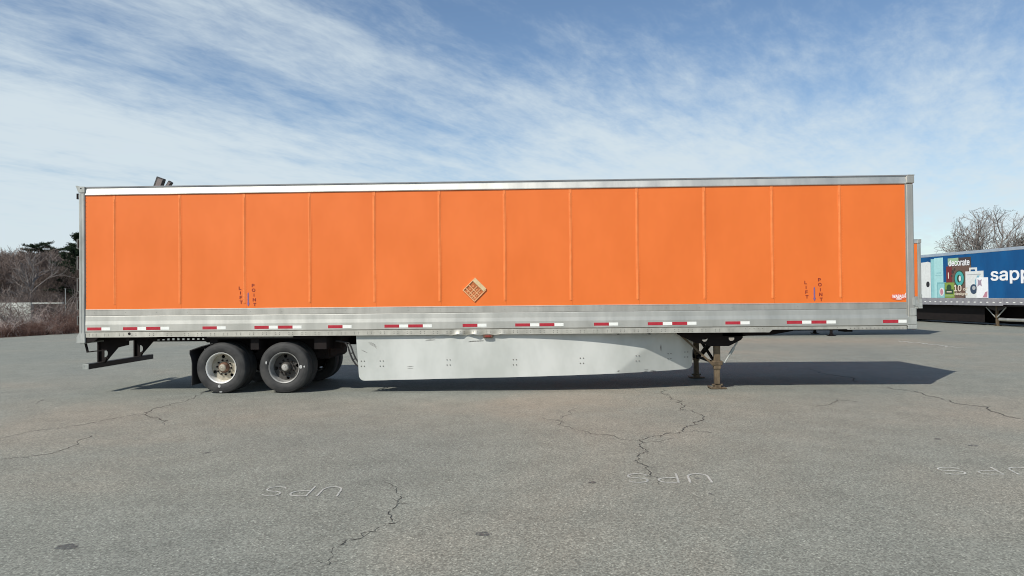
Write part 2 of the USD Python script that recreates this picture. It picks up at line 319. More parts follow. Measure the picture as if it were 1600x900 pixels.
# terrain beyond: flat round the lot, low wooded rise at the far left
def hill_h(x, y):
    d = np.clip((-(x)-34)/40, 0, 1); e = np.clip((y-22)/40, 0, 1)
    n = meshkit.fbm(np.stack([x/22, y/22, np.zeros_like(x)], -1), 4, 5)
    rise = (d*d*(3-2*d))*(e*e*(3-2*e))
    back = np.clip((y-60)/60, 0, 1)
    return -.034 + rise*(3.2+2.6*n) + back*back*(3-2*back)*(2.6+2*n)*(x < 1e9) * np.clip((30-x)/60, 0, 1)
gx = np.concatenate([[-1500, -700, -350, -220], np.arange(-160, 161, 4), [220, 350, 700, 1500]]); gy = gx.copy()
X, Y = np.meshgrid(gx.astype(float), gy.astype(float), indexing='ij'); Z = hill_h(X, Y)
n_, k_ = X.shape; idx = np.arange(n_*k_).reshape(n_, k_)
F = np.concatenate([np.stack([idx[:-1, :-1], idx[1:, :-1], idx[1:, 1:]], -1).reshape(-1, 3), np.stack([idx[:-1, :-1], idx[1:, 1:], idx[:-1, 1:]], -1).reshape(-1, 3)])
part('/World', 'terrain', trimesh.Trimesh(np.column_stack([X.ravel(), Y.ravel(), Z.ravel()]), F, process=False), 'litter', 'brown leaf-covered ground rising behind the lot', smooth=True, kind='structure')

def flat(poly, z, h=.0015):
    ms = [extrude_polygon(g, h, engine='earcut') for g in getattr(poly, 'geoms', [poly]) if g.area > 1e-6]
    m = cat(ms); m.apply_translation((0, 0, z)); return m

def jag(pts, amp, rr, it=4):
    P = [np.array(p, float) for p in pts]
    for k in range(it):
        Q = [P[0]]
        for a, b in zip(P, P[1:]):
            d = b-a; L = np.linalg.norm(d)
            if L > .05: Q.append((a+b)/2+np.array([-d[1], d[0]])*rr.normal(0, amp))
            Q.append(b)
        P = Q
    return P

CR = {'A': [(10.14, -6.75), (10.13, -6.33), (10.12, -5.96), (10.1, -5.54), (10.22, -4.96), (10.26, -4.63), (10.4, -4.43), (10.85, -4.15), (11.22, -3.35), (11.35, -1.96), (11.49, -1.25), (11.38, -0.44), (11.47, 0.15)],
 'A2': [(10.26, -4.63), (10.03, -4.56), (9.68, -4.2), (9.44, -3.81), (9.22, -3.12), (9.1, -3.03)], 'A3': [(10.85, -4.15), (11.08, -4.0), (11.3, -4.15)],
 'A4': [(9.22, -3.12), (9.47, -2.65), (9.64, -1.91)], 'A5': [(10.3, -4.76), (10.54, -4.64), (10.75, -4.5)],
 'B': [(7.42, -6.66), (7.59, -6.9), (7.7, -7.23), (7.7, -7.46), (7.78, -7.97), (7.67, -8.08), (7.59, -8.34), (7.48, -8.38), (7.43, -8.55), (7.5, -8.88)],
 'B2': [(7.7, -7.23), (7.75, -7.19)], 'B3': [(7.78, -7.97), (7.82, -7.89)],
 'C': [(2.39, 0.2), (2.57, -0.69), (2.55, -2.26), (2.76, -2.58), (3.13, -2.88), (3.39, -3.26)],
 'C2': [(2.55, -2.26), (2.25, -3.15), (1.98, -3.66), (1.75, -4.21), (1.65, -4.43)],
 'D': [(2.79, -4.15), (2.89, -4.45), (3.05, -5.35), (2.8, -5.52), (2.62, -5.68)], 'D2': [(-0.27, -0.59), (0.02, -1.26)],
 'E': [(15.81, 0.45), (15.91, -0.75), (15.92, -1.76), (16.0, -2.42), (16.04, -3.37)], 'E2': [(13.51, -1.91), (14.14, -1.22), (14.39, -1.47)],
 'E3': [(15.64, 3.92), (15.69, 2.43), (15.62, 1.32)]}
CW = {'A': .019, 'B': .012, 'C': .017, 'D': .012, 'E': .03, 'A2': .010, 'E2': .014, 'E3': .03, 'C2': .010}
for key, pts in CR.items():
    r_ = np.random.default_rng(abs(hash(key)) % 1000 if False else sum(map(ord, key)))
    P = jag(pts, .12, r_); w = CW.get(key, .007); bits = []
    for i, (a, b) in enumerate(zip(P, P[1:])):
        ww = w*r_.uniform(.35, 1.0)*(.5+.5*math.sin(math.pi*(i+.5)/len(P)))
        bits.append(LineString([a, b]).buffer(ww/2, cap_style=1, quad_segs=2))
    # short side splinters
    for q in range(int(len(P)*.12)):
        a = P[r_.integers(len(P))]; ang = r_.uniform(0, 6.28); L = r_.uniform(.04, .16)
        bits.append(LineString([a, a+L*np.array([math.cos(ang), math.sin(ang)])]).buffer(w*.14, quad_segs=1))
    part(LOT, 'crack', flat(unary_union(bits), .003), 'crack')
for (x, y), r in (((9.495, -6.684), .037), ((10.558, -7.1), .02), ((5.413, -8.533), .08), ((8.526, -8.234), .06), ((4.973, -5.301), .042), ((10.565, -6.541), .018), ((9.15, -7.485), .012), ((14.2, -5.0), .05), ((14.0, -4.6), .04)):
    r_ = np.random.default_rng(int(abs(x*100)))
    P = [(x+r*(1+.10*r_.normal())*math.cos(t), y+r*(.75+.08*r_.normal())*math.sin(t)) for t in np.linspace(0, 6.28, 14)[:-1]]
    part(LOT, 'stain', flat(Polygon(P).buffer(.004), .0028), 'stain')

# letters sprayed on the asphalt, read from the trailer's side (so upside down for the viewer)
def arc(cx, cy, rx, ry, a0, a1, n=12): return [(cx+rx*math.cos(math.radians(a)), cy+ry*math.sin(math.radians(a))) for a in np.linspace(a0, a1, n)]
GL = {'U': [[(0, 1), (.02, .4)] + arc(.45, .38, .43, .36, 180, 360) + [(.9, 1.0)]],
      'P': [[(.05, 0), (.08, 1)], [(.08, 1), (.45, 1.0)] + arc(.5, .74, .38, .25, 80, -80) + [(.1, .46)]],
      'S': [arc(.45, .75, .4, .24, 20, 270, 12) + arc(.45, .26, .42, .25, 88, -165, 14)]}
def sprayed(word, x_right, y_far, w, h, gap, slant, mat, wd=.016, seed=1, label=None):
    r_ = np.random.default_rng(seed); x = 0; shapes = []
    for ch in word:
        for st in GL[ch]:
            pts = [(x_right-(x+px*w+slant*py), y_far-py*h*r_.uniform(.98, 1.02)) for px, py in st]
            shapes.append(LineString(pts).buffer(wd*r_.uniform(.8, 1.15)/2))
        x += w+gap
    part(LOT, 'painted_lettering', flat(unary_union(shapes), .0045), mat, label)
sprayed('UPS', 7.06, -6.84, .21, .33, .065, -.02, 'road_paint', .019, 1, 'white sprayed letters left of centre, upside down')
sprayed('UPS', 10.70, -6.35, .235, .35, .07, .03, 'road_paint', .022, 2, 'white sprayed letters beside the long crack, upside down')
sprayed('UPS', 14.10, -6.10, .26, .30, .10, .05, 'road_paint_old', .018, 3, 'faded white sprayed letters at the right edge, upside down')
sh = [LineString(jag([(22.70, 13.85), (22.74, 13.3), (22.9, 12.6), (22.82, 12.0), (22.95, 11.4), (23.06, 10.4)], .1, np.random.default_rng(8), 3)).buffer(.035),
      LineString(jag([(22.9, 13.6), (22.66, 13.0), (22.98, 12.4)], .2, np.random.default_rng(9), 3)).buffer(.03)]
part(LOT, 'painted_line', flat(unary_union(sh), .0045), 'road_paint_old', 'faded white squiggle on the far asphalt')

# ------------------------------------------------------------------ the trailer
H = 4.085; LEN = 16.15; W = 2.6
SEAMS = [.704, 2.006, 3.287, 4.574, 5.84, 7.111, 8.375, 9.644, 10.918, 12.196, 13.479, 14.754]
ZL, Z3, Z2, Z1, ZT, ZR = 1.117, 1.222, 1.537, 1.667, 3.912, 4.052

def affinity_ellipse(x, z, a, b):
    from shapely import affinity
    return affinity.translate(affinity.scale(Point(0, 0).buffer(1, 10), a, b), x, z)
def dishwave(x, z, s): return (.0030)*(meshkit.fbm(np.stack([x*.9+s, z*.9, x*0+s*3.7], -1), 3, 3)-.5)*2

def wheel_pair(parent, x, y_out, sgn, bright, seed, r=.497):
    """dual wheel; sgn=+1: outer face towards -y. Parts: wheel > tyre, rim, disc, hub"""
    for inner in (0, 1):
        off = y_out + sgn*.345*inner
        def L(prof, n=64): return lathe_y([(off+sgn*a, b) for a, b in prof], n, x, r)
        tyre = L([(.050, .292), (.030, .303), (.014, .325), (.004, .355), (.0, .385), (.002, .405), (.0045, .408), (.003, .415), (.008, .445), (.022, .472), (.020, .474), (.034, .486), (.050, .492),
                  (.062, .4965), (.085, .497), (.087, .484), (.097, .484), (.099, .497), (.135, .497), (.137, .484), (.147, .484), (.149, .497), (.19, .497), (.192, .484), (.202, .484), (.204, .497), (.226, .4965), (.24, .490), (.268, .47), (.284, .42), (.286, .385), (.27, .325), (.24, .292)], 72)
        tw = UsdGeom.Xform.Define(stage, path_for(parent, 'wheel')); wp = str(tw.GetPath())
        if inner == 0: tag(tw.GetPrim(), ('wheel with bright aluminium rim and rusty hub' if bright else 'wheel with dark steel disc and grey hub cap') if sgn > 0 else None)
        part(wp, 'tyre', tyre, 'rubber', smooth=35)
        part(wp, 'rim', L([(.052, .291), (.034, .300), (.024, .3045), (.017, .3035), (.017, .2985), (.024, .293), (.030, .283), (.060, .276), (.10, .270), (.16, .262), (.20, .258), (.24, .29)], 72), 'bright_rim' if bright else 'steel_rim', smooth=40)
        if inner: continue
        hole = [Point(.212*math.cos(a), .212*math.sin(a)).buffer(.034, 8) for a in (np.radians([97, -47, 205]) if bright else np.radians([-83, 7, 97, 187]))]
        disc = Point(0, 0).buffer(.268, 32).difference(unary_union(hole))
        dm = xz(disc, off+sgn*.185, off+sgn*.197); dm.apply_translation((x, 0, r))
        ring = L([(.186, .172), (.172, .168), (.170, .150), (.170, .112), (.186, .108)], 40)
        part(wp, 'disc', [dm, ring], 'dirty_rim' if bright else 'dark_rim', smooth=30)
        hub = L([(.19, .105), (.13, .100), (.115, .088), (.095, .082), (.085, .07)], 32)
        for (dx, dz, w_, h_) in (((-.03, -.352, .05, .055), (-.005, -.465, .06, .02)) if bright else ((.335, .015, .055, .07), (.405, .02, .03, .035), (-.345, .10, .03, .06))):
            if sgn > 0: part(wp, 'chalk_mark', xz(affinity_ellipse(x+dx, r+dz, w_/2, h_/2), off-.0006+(.012 if abs(dz) > .4 else 0), off+.02), 'chalk')
        part(wp, 'hub', hub, 'hub_rust' if bright else 'dark_rim', smooth=35)
        part(wp, 'hub_cap', L([(.088, .070), (.070, .066), (.058, .058), (.054, .040), (.056, .018), (.052, .012), (.052, .0001)], 32), 'dirty_rim' if bright else 'hub_cap', smooth=35)
        for a in np.arange(10)*2*math.pi/10+.2+seed:
            c = np.array([x+.142*math.cos(a), 0, r+.142*math.sin(a)])
            part(wp, 'wheel_nut', rod(c+[0, off+sgn*.178, 0], c+[0, off+sgn*.135, 0], .021, 6, .016), 'black_steel')

def trailer(name, label, group, loc, detail=True, rz=0):
    T = thing(name, label, 'trailer', loc, rz, group)
    rr = np.random.default_rng(4)
    # --- body shell
    edges = [.125] + [s+.028 for s in SEAMS] + [15.985]
    for i, (a, b) in enumerate(zip(edges, edges[1:])):
        if detail:
            m = skin(lambda X, Z: .002+dishwave(X, Z, i), np.linspace(a+.0015, b-.0015, 18), np.linspace(Z1-.01, ZT+.01, 26), .011)
        else: m = bx(a+.0015, b-.0015, .002, .018, Z1-.01, ZT+.01)
        part(T, 'side_panel', m, 'orange', smooth=30)
    for s in SEAMS:
        prof = Polygon([(s-.034, .004), (s-.030, -.0005), (s-.012, -.0010), (s-.003, -.0085), (s+.002, -.0085), (s+.010, -.0015), (s+.022, -.0005), (s+.024, .004)])
        m = extrude_polygon(prof, 2.06, engine='earcut'); m.apply_translation((0, 0, 1.765))
        top = bx(s-.030, s+.022, -.0012, .004, 1.765+2.062, ZT-.001); ms = [m, top, bx(s+.01, s+.05, .0135, .0165, Z1-.005, ZT)]
        if detail:
            for z in np.arange(1.79, 3.81, .052):
                for dx, yb in ((-.022, -.002), (.045, .0005)):
                    ms.append(rod((s+dx, .004, z), (s+dx, yb-.0045, z), .0068, 6, .0045))
        part(T, 'seam_strip', ms, 'orange_seam')
    part(T, 'far_wall', bx(.125, 15.985, W-.02, W, 1.15, ZT), 'orange')
    part(T, 'front_wall', bx(LEN-.06, LEN-.015, .02, W-.02, 1.15, 4.0), 'orange')
    part(T, 'roof', [bx(.05, LEN-.01, .012, W-.012, H-.05, H-.022), bx(.05, LEN-.02, -.006, .020, ZR+.001, H-.004, .004), bx(.05, LEN-.02, W-.02, W+.006, ZR+.001, H-.004, .004)], 'roof')
    # --- rails (profiles in y-z, swept along x; the top rail leans back a little)
    def sweep(prof, x0, x1, n=2):
        P = np.array(prof, float); V = []; F = []; k = len(P); xs = np.linspace(x0, x1, n)
        for x in xs: V += [(x, y, z) for y, z in P]
        for i in range(n-1):
            for j in range(k):
                a, b = i*k+j, i*k+(j+1) % k
                F += [(a, b, b+k), (a, b+k, a+k)]
        c = trimesh.Trimesh(V, F, process=False)
        caps = []
        for x, rev in ((x0, 1), (x1, 0)):
            caps.append(extrude_polygon(Polygon(prof), .001, engine='earcut'))
            v = caps[-1].vertices.copy(); caps[-1].vertices = np.column_stack([x+(-.0 if rev else -.001)+v[:, 2], v[:, 0], v[:, 1]])
        m = cat([c]+caps); m.fix_normals(); return m
    part(T, 'top_rail', sweep([(.02, ZT), (-.016, ZT), (-.018, ZT+.012), (-.014, ZT+.016), (.004, ZR-.02), (.006, ZR), (.03, ZR)], .122, LEN-.15), 'aluminium')
    part(T, 'bottom_rail', [sweep([(.03, Z1), (-.006, Z1), (-.008, Z1-.012), (-.005, Z1-.02), (-.005, Z2+.006), (.0, Z2+.005), (.03, Z2+.006)], .123, LEN-.155)], 'aluminium_dull', label='grey upper band of the lower rail')
    nn = 60
    part(T, 'scuff_band', sweep([(.03, Z2-.002), (-.0045, Z2-.002), (-.0062, Z2-.010), (-.009, Z2-.10), (-.016, Z2-.17), (-.016, Z3+.012), (-.008, Z3+.006), (.03, Z3+.006)], .123, LEN-.155), 'aluminium', label='smooth aluminium band with reflective tape')
    part(T, 'groove', [bx(.124, LEN-.16, -.0035, .02, Z2-.001, Z2+.0055), bx(.124, LEN-.16, .001, .02, Z3-.003, Z3+.007)], 'groove')
    # rail lip with a battered stretch above the skirt
    def lip_y(x, z):
        d = np.exp(-((x-7.75)/.62)**4); w = np.sin(x*2*np.pi/.285)*.5+np.sin(x*2*np.pi/.41+1)*.5
        low = np.clip((Z3-z)/(Z3-ZL), 0, 1)
        return -.010 - .034*w*d*low**1.5 - .002*low
    def lip(x0, x1, zb0, n):
        xs = np.linspace(x0, x1, n)
        X = np.repeat(xs[:, None], 7, 1); tz = np.linspace(0, 1, 7)
        d = np.exp(-((X-7.75)/.62)**4) if detail else X*0
        zb = zb0 + d*.016*np.sin(X*2*np.pi/.285+.6)
        Zg = zb+(Z3-.004-zb)*tz[None, :]
        Yg = lip_y(X, Zg) if detail else X*0-.010
        V = np.column_stack([X.ravel(), Yg.ravel(), Zg.ravel()]); k = 7; F = []
        for i in range(n-1):
            for j in range(k-1):
                a, b, c, e = i*k+j, (i+1)*k+j, (i+1)*k+j+1, i*k+j+1
                F += [(a, b, c), (a, c, e)]
        N = len(V); V = np.vstack([V, V+[0, .012, 0]]); F = np.array(F); S = []
        for i in range(n-1): S += [(i*k, i*k+N, (i+1)*k+N), (i*k, (i+1)*k+N, (i+1)*k), (i*k+6, (i+1)*k+6, (i+1)*k+6+N), (i*k+6, (i+1)*k+6+N, i*k+6+N)]
        for j in range(k-1): S += [(j, j+1, j+1+N), (j, j+1+N, j+N)]; q = (n-1)*k+j; S += [(q, q+N, q+1+N), (q, q+1+N, q+1)]
        m = trimesh.Trimesh(V, np.vstack([F, F[:, ::-1]+N, S]), process=False); return m
    part(T, 'rail_lip', [lip(.124, 13.40, ZL, 420 if detail else 12), lip(13.40, 14.86, ZL+.048, 8), lip(14.86, 15.97, ZL+.035, 6)], 'rail_lip', smooth=40)
    part(T, 'rail_end', xz(Polygon([(13.33, ZL-.002), (13.40, ZL-.002), (13.46, ZL+.049), (13.33, ZL+.049)]), -.0115, 0.0), 'rail_lip')
    # --- ends
    part(T, 'rear_post', [bx(0.0, .121, -.022, .05, 1.025, 3.955, .012), bx(.012, .05, -.028, -.02, 1.05, 3.94, .003), bx(.075, .108, -.026, -.02, 1.05, 3.94, .003)], 'galvanized')
    part(T, 'rear_post_cap', xz(Polygon([(-.055, 4.10), (-.02, 4.10), (.03, 4.085), (.122, 4.08), (.125, 3.965), (.0, 3.965), (-.03, 4.04)]).difference(Point(.052, 4.045).buffer(.016)), -.03, .05), 'galvanized')
    part(T, 'rear_post_foot', xz(Polygon([(-.045, 1.015), (.118, 1.015), (.118, 1.20), (.0, 1.20), (-.045, 1.13)]), -.030, .06), 'galvanized')
    part(T, 'rear_door', [bx(-.012, .03, .06, W/2-.01, 1.15, 3.95), bx(-.012, .03, W/2+.01, W-.06, 1.15, 3.95)], 'orange')
    part(T, 'rear_sill', bx(-.03, .10, .05, W-.05, 1.0, 1.14), 'galvanized')
    for z0, z1 in ((3.84, 3.95), (2.86, 3.05), (2.45, 2.72), (2.02, 2.28), (1.66, 1.86), (1.36, 1.54)):
        part(T, 'door_hinge', [bx(-.046, -.002, -.008, .03, z0, z0+.012), bx(-.046, -.002, -.008, .03, z1-.012, z1), bx(-.052, -.030, -.006, .03, z0+.002, z1-.002)], 'black_steel' if z0 > 3.8 else 'hinge')
    part(T, 'front_post', [bx(15.985, LEN-.012, -.016, .10, 1.28, 3.918, .028), bx(15.972, 15.990, -.012, .004, ZL+.1, 3.915)], 'aluminium_dull', smooth=25)
    part(T, 'front_post_cap', [bx(LEN-.149, LEN, -.02, .12, 3.92, ZR+.008, .012), bx(LEN-.13, LEN+.01, -.012, .12, ZR+.010, H, .006)], 'aluminium_dull')
    part(T, 'front_post_foot', [bx(15.99, LEN+.016, -.022, .10, 1.155, 1.235, .010), bx(15.99, LEN+.012, -.018, .10, 1.238, 1.40, .010), bx(16.03, LEN+.006, -.019, .10, 1.405, 1.56, .008), bx(16.08, LEN-.002, -.020, .1, 1.60, 1.75, .008)], 'galvanized')
    part(T, 'far_rail', [bx(.1, LEN, W-.004, W+.014, ZL, Z1), bx(.1, LEN, W-.004, W+.012, ZT, ZR)], 'aluminium_dull')
    for xa in (0.0, 15.99): part(T, 'far_post', bx(xa, xa+.15, W-.08, W+.02, 1.05, 4.04, .012), 'galvanized')
    part(T, 'floor', bx(.05, LEN-.05, .03, W-.03, 1.16, 1.30), 'black_steel')
    part(T, 'coupler_plate', [xz(Polygon([(13.30, 1.10), (13.52, 1.135), (15.9, 1.14), (15.9, 1.16), (13.30, 1.16)]), .10, 2.5), xz(Polygon([(13.0, 1.03), (13.55, 1.05), (13.95, 1.12), (13.95, 1.16), (12.6, 1.16), (12.6, 1.03)]), .3, 2.3), bx(14.9, 15.05, .2, .5, 1.10, 1.16)], 'black_steel')
    # --- landing gear
    for k, (y, s) in enumerate(((.33, 1), (W-.33, -1))):
        part(T, 'landing_leg', [bx(12.44, 12.555, y, y+s*.115, .52, 1.12, .01)], 'rust_steel' if detail else 'black_steel')
        part(T, 'leg_collar', [bx(12.405, 12.60, y-s*.012, y+s*.125, .46, .545, .012), bx(12.43, 12.565, y-s*.008, y+s*.122, .385, .455, .01)], 'rust_steel')
        part(T, 'leg_slide', [bx(12.447, 12.548, y+s*.008, y+s*.108, .09, .52, .008)], 'rust_steel' if detail else 'black_steel')
        part(T, 'leg_foot', [bx(12.345, 12.66, y-s*.07, y+s*.19, .008, .028, .006), bx(12.33, 12.39, y-s*.07, y+s*.19, .028, .042), bx(12.44, 12.56, y-s*.0, y+s*.12, .028, .075), rod((12.40, y+s*.05, .075), (12.60, y+s*.05, .075), .018)], 'rust_steel' if detail else 'black_steel')
    yb = .30
    gus = Polygon([(11.70, 1.12), (11.72, 1.07), (12.06, .905), (12.23, .878), (12.34, .84), (12.72, .838), (12.95, .955), (12.985, 1.0), (12.985, 1.12)])
    holes = [Polygon([(12.20, .945), (12.235, .925), (12.275, .93), (12.30, .96), (12.305, 1.01), (12.25, .985), (12.20, .965)]), Polygon([(12.715, 1.0), (12.715, .965), (12.745, .935), (12.79, .938), (12.82, .965), (12.82, 1.0)])]
    for y in (yb, W-yb-.012): part(T, 'gusset_plate', xz(gus.difference(unary_union(holes)), y, y+.012), 'black_steel')
    part(T, 'brace', [beam((11.80, .36, 1.05), (12.43, .36, .455), .05, .035)], 'rust_steel')
    part(T, 'brace', [rod((12.89, .34, .92), (12.64, .36, .505), .016, 10), rod((12.82, .34, .80), (12.74, .35, .665), .028, 10)], 'galvanized' if detail else 'black_steel')
    part(T, 'cross_brace', [beam((12.47, .45, 1.02), (12.50, 2.1, .45), .04, .05, (1, 0, 0)), beam((12.50, .45, .47), (12.47, 2.1, 1.0), .04, .05, (1, 0, 0)), beam((12.5, .45, .485), (12.5, 2.1, .485), .05, .045, (1, 0, 0)),
                            beam((11.86, 2.24, 1.05), (12.43, 2.24, .47), .06, .05), beam((12.0, .9, 1.05), (12.46, 2.2, .45), .04, .05, (1, 0, 0)), beam((13.0, 2.2, .95), (12.62, 2.2, .5), .04, .05)], 'black_steel')
    # --- running gear
    sl = [Polygon([(1.03, 1.072), (5.0, 1.072), (5.0, .955), (2.21, .955), (2.17, .982), (1.03, .982)])]
    hol = [sbox(x, 1.010, x+.052, 1.052) for x in np.arange(1.16, 2.15, .104)]
    for y in (.72, W-.735): part(T, 'slide_rail', xz(sl[0].difference(unary_union(hol)), y, y+.015), 'black_steel')
    part(T, 'slider_frame', [bx(2.35, 5.0, .60, .72, .82, 1.115), bx(2.35, 5.0, W-.72, W-.6, .82, 1.115), bx(2.55, 2.70, .1, 2.5, .93, 1.12), bx(3.36, 3.52, .1, 2.5, .85, 1.12), bx(4.62, 4.86, .1, 2.5, .85, 1.12), bx(2.45, 4.7, .06, .60, 1.06, 1.12), bx(2.2, 4.9, .8, 1.8, .98, 1.13), bx(4.35, 4.75, .7, 2.1, .6, .98, .05), bx(3.3, 3.62, .64, 1.96, .45, .86, .03)], 'black_steel')
    for x in (2.79, 4.037):
        part(T, 'axle', [rod((x, .12, .497), (x, W-.12, .497), .066, 16), rod((x+.2, .95, .62), (x+.2, 1.25, .62), .11, 16), rod((x+.2, 1.35, .62), (x+.2, 1.65, .62), .11, 16)], 'black_steel', smooth=40)
        for y in (.66, W-.72): part(T, 'suspension_arm', [beam((x-.02, y+.03, .50), (x+.62, y+.03, .74), .09, .13), bx(x+.48, x+.70, y, y+.08, .62, .98), rod((x-.28, y+.03, .60), (x-.28, y+.03, .90), .13, 14), beam((x-.35, y+.03, .58), (x, y+.03, .52), .09, .08)], 'black_steel')
        part(T, 'brake_drum', [rod((x, .34, .497), (x, .66, .497), .205, 28), rod((x, W-.66, .497), (x, W-.34, .497), .205, 28)], 'black_steel', smooth=40)
    for k, x in enumerate((2.79, 4.037)):
        wheel_pair(T, x, .028, 1, k == 0, .35 if k == 0 else -.05)
        wheel_pair(T, x, W-.028, -1, k == 0, .2)
    fl = np.array([(2.62, .985), (2.40, .93), (2.20, .862), (2.165, .85), (2.16, .78), (2.19, .70), (2.205, .60), (2.205, .35), (2.20, .17)])
    inner = fl+np.array([.012, -.012]); prof = Polygon(np.vstack([fl, inner[::-1]]))
    for y in (.05, W-.67): part(T, 'mud_flap', [xz(prof, y, y+.62), xz(Polygon([(2.62, .985), (2.40, .93), (2.20, .862), (2.165, .85), (2.25, .80), (2.38, .86), (2.55, 1.115), (2.50, 1.115)]), y+.59, y+.61)], 'flap')
    part(T, 'flap_hanger', [beam((2.28, .5, .89), (2.28, 2.1, .89), .05, .05, (1, 0, 0))], 'black_steel')
    if detail: part(T, 'flap_hanger', beam((2.52, .04, 1.118), (4.22, .04, 1.105), .02, .028), 'aluminium_dull', label='thin bright strip under the rail over the wheels')
    # --- rear underride guard
    part(T, 'guard_bar', [bx(.0, .118, .10, W-.10, .482, .490), bx(.0, .118, .10, W-.10, .578, .586), bx(.106, .118, .10, W-.10, .490, .578), bx(0.0, .012, .10, W-.10, .490, .578)], 'bar_steel')
    part(T, 'bar_end', [bx(-.002, .120, .088, .100, .480, .588, .004), rod((.03, .089, .55), (.03, .084, .55), .012, 8)], 'galvanized')
    hole = Polygon([(.105, .68)] + arc(.105, .755, .075, .08, -90, 90, 14) + [(.105, .835)])
    for y in (.63, W-.645):
        part(T, 'guard_bracket', [xz(Polygon([(-.035, 1.05), (-.03, .97), (.01, .90), (.012, .55), (.115, .55), (.40, .875), (.62, .925), (.62, 1.02), (1.0, 1.03), (1.0, 1.10), (-.035, 1.10)] if y < 1 else [(-.02, 1.10), (-.012, .93), (0.0, .56), (.118, .58), (.44, .94), (.95, 1.0), (.95, 1.10)]).difference(hole), y, y+.015), bx(-.012, .014, y-.05, y+.065, .57, 1.05), xz(Polygon([(.105, .583), (.135, .583), (.165, .66), (.13, .66)]), y-.03, y+.045)], 'bar_steel' if False else 'black_steel')
    part(T, 'guard_hanger', [beam((.03, .10, 1.10), (.10, .10, .815), .04, .03), beam((.09, .10, .825), (.45, .16, .86), .04, .022), xz(Polygon([(.13, 1.012), (.30, 1.05), (.36, 1.10), (.13, 1.12)]), .0, .02), bx(.0, 1.2, .45, .62, 1.06, 1.14)], 'black_steel')
    part(T, 'crossmember', [bx(.16, .24, .05, W-.05, 1.04, 1.16), bx(.9, .96, .05, W-.05, 1.04, 1.16)], 'black_steel')
    if not detail: return T
    for x in np.arange(1.4, 13.2, .61): part(T, 'crossmember', [bx(x, x+.006, .16, W-.03, 1.09, 1.16), bx(x-.02, x+.026, .16, W-.03, 1.085, 1.092)], 'black_steel')
    # --- reflective tape
    for x in (.161, .878, 1.337, 2.456, 3.481, 3.948, 4.928, 6.029, 6.491, 7.547, 8.56, 9.029, 10.072, 11.099, 11.561, 12.568, 13.727, 14.185, 15.526):
        zc = 1.285+.0012*x
        part(T, 'red_reflector', bx(x, x+.284, -.0185, -.014, zc-.029, zc+.029), 'red_tape')
        part(T, 'white_reflector', bx(x+.286, x+(.46 if x < 15 else .44), -.0185, -.014, zc-.029, zc+.029), 'white_tape')
    # --- rivets of the rail
    rv = []
    def riv(x, z, r=.009, y=-.010): rv.append(rod((x, y+.004, z), (x, y-.006, z), r, 6, r*.7))
    xs = [.20, .27, .34, .50, .58, .80, .88, 1.05, 1.13, 1.40, 1.48, 1.75, 1.83]
    xs += [b+d for b in np.arange(2.1, 12.7, .257) for d in (0, .075)]
    for x in xs:
        for z in (1.150, 1.183): riv(x, z, y=float(lip_y(np.array(x), np.array(z))))
    for x in np.arange(12.95, 13.3, .08): riv(x, 1.19)
    for x in (13.75, 14.2, 14.68): riv(x, 1.195)
    for x in np.arange(14.92, 15.96, .075): riv(x, 1.178, .012, -.011)
    for x in np.arange(.3, 15.8, .62): riv(x, 1.60, .006, -.004)
    for z in np.arange(1.75, 3.9, .075): riv(.135, z, .006, .001)
    part(T, 'rivet', rv, 'rivet', kind='stuff')
    part(T, 'rust_hole', [rod((1.0, -.006, 1.185), (1.0, -.0135, 1.185), .028, 14)], 'black_steel')
    # --- lettering and marks
    def vertical(word, x, ztop, pitch, h):
        for k, c in enumerate(word):
            m = bx(0, .013, -.0035, -.0005, 0, h) if c == 'I' else text_xz(c, h, 0, 0, -.0035, .003, 1.2); w = m.bounds[1, 0]; m.apply_translation((x+k*.007-w/2, 0, ztop-h-k*pitch)); part(T, 'letter', m, 'letter')
    for dx in (0, 10.90):
        vertical('LIFT', 3.195+dx, 2.085, .091, .058); vertical('POINT', 3.455+dx, 2.135, .093, .058)
        a = 3.357+dx
        part(T, 'arrow_mark', [xz(Polygon([(a-.012, 1.95), (a, 1.975), (a+.012, 1.95), (a+.012, 1.76), (a+.026, 1.76), (a, 1.70), (a-.026, 1.76), (a-.012, 1.76)]), -.0035, 0)], 'arrow', label='violet arrow pointing down between the lift point letters')
    # placard holder: square on its corner
    c0 = np.array([7.78, 1.975]); s_ = .162
    def dm(u0, u1, v0, v1, y0, y1):
        r = 1/math.sqrt(2); P = [(c0[0]+(u-v)*r, c0[1]+(u+v)*r) for u, v in ((u0, v0), (u1, v0), (u1, v1), (u0, v1))]
        return xz(Polygon(P), y0, y1)
    PL = part(T, 'placard_holder', dm(-s_, s_, -s_, s_, -.008, .0), 'placard_back', label='cream diamond placard holder on the orange side')
    part(PL, 'frame', [dm(-s_, s_, -s_, -s_+.017, -.018, -.008), dm(-s_, -s_+.017, -s_+.0175, s_, -.022, -.008), dm(-s_+.0175, s_+.02, s_-.017, s_, -.021, -.008)], 'placard')
    part(PL, 'band', [dm(s_-.058, s_+.018, -s_+.0175, s_-.018, -.022, -.008)], 'placard_band')
    for t in (-.072, .012):
        part(PL, 'lattice_bar', dm(-s_+.023, s_-.073, t-.007, t+.007, -.016, -.008), 'placard'); part(PL, 'lattice_bar', dm(t-.007-.02, t+.007-.02, -s_+.023, s_-.021, -.0175, -.008), 'placard')
    for u in (-.115, -.05, .035):
        for v in (-.105, -.03, .07): part(PL, 'lattice_square', dm(u-.016, u+.016, v-.016, v+.016, -.012, -.008), 'placard_square')
    ov = Point(0, 0).buffer(1, 24); from shapely import affinity
    ov = affinity.translate(affinity.scale(ov, .150, .060), 15.835, 1.765)
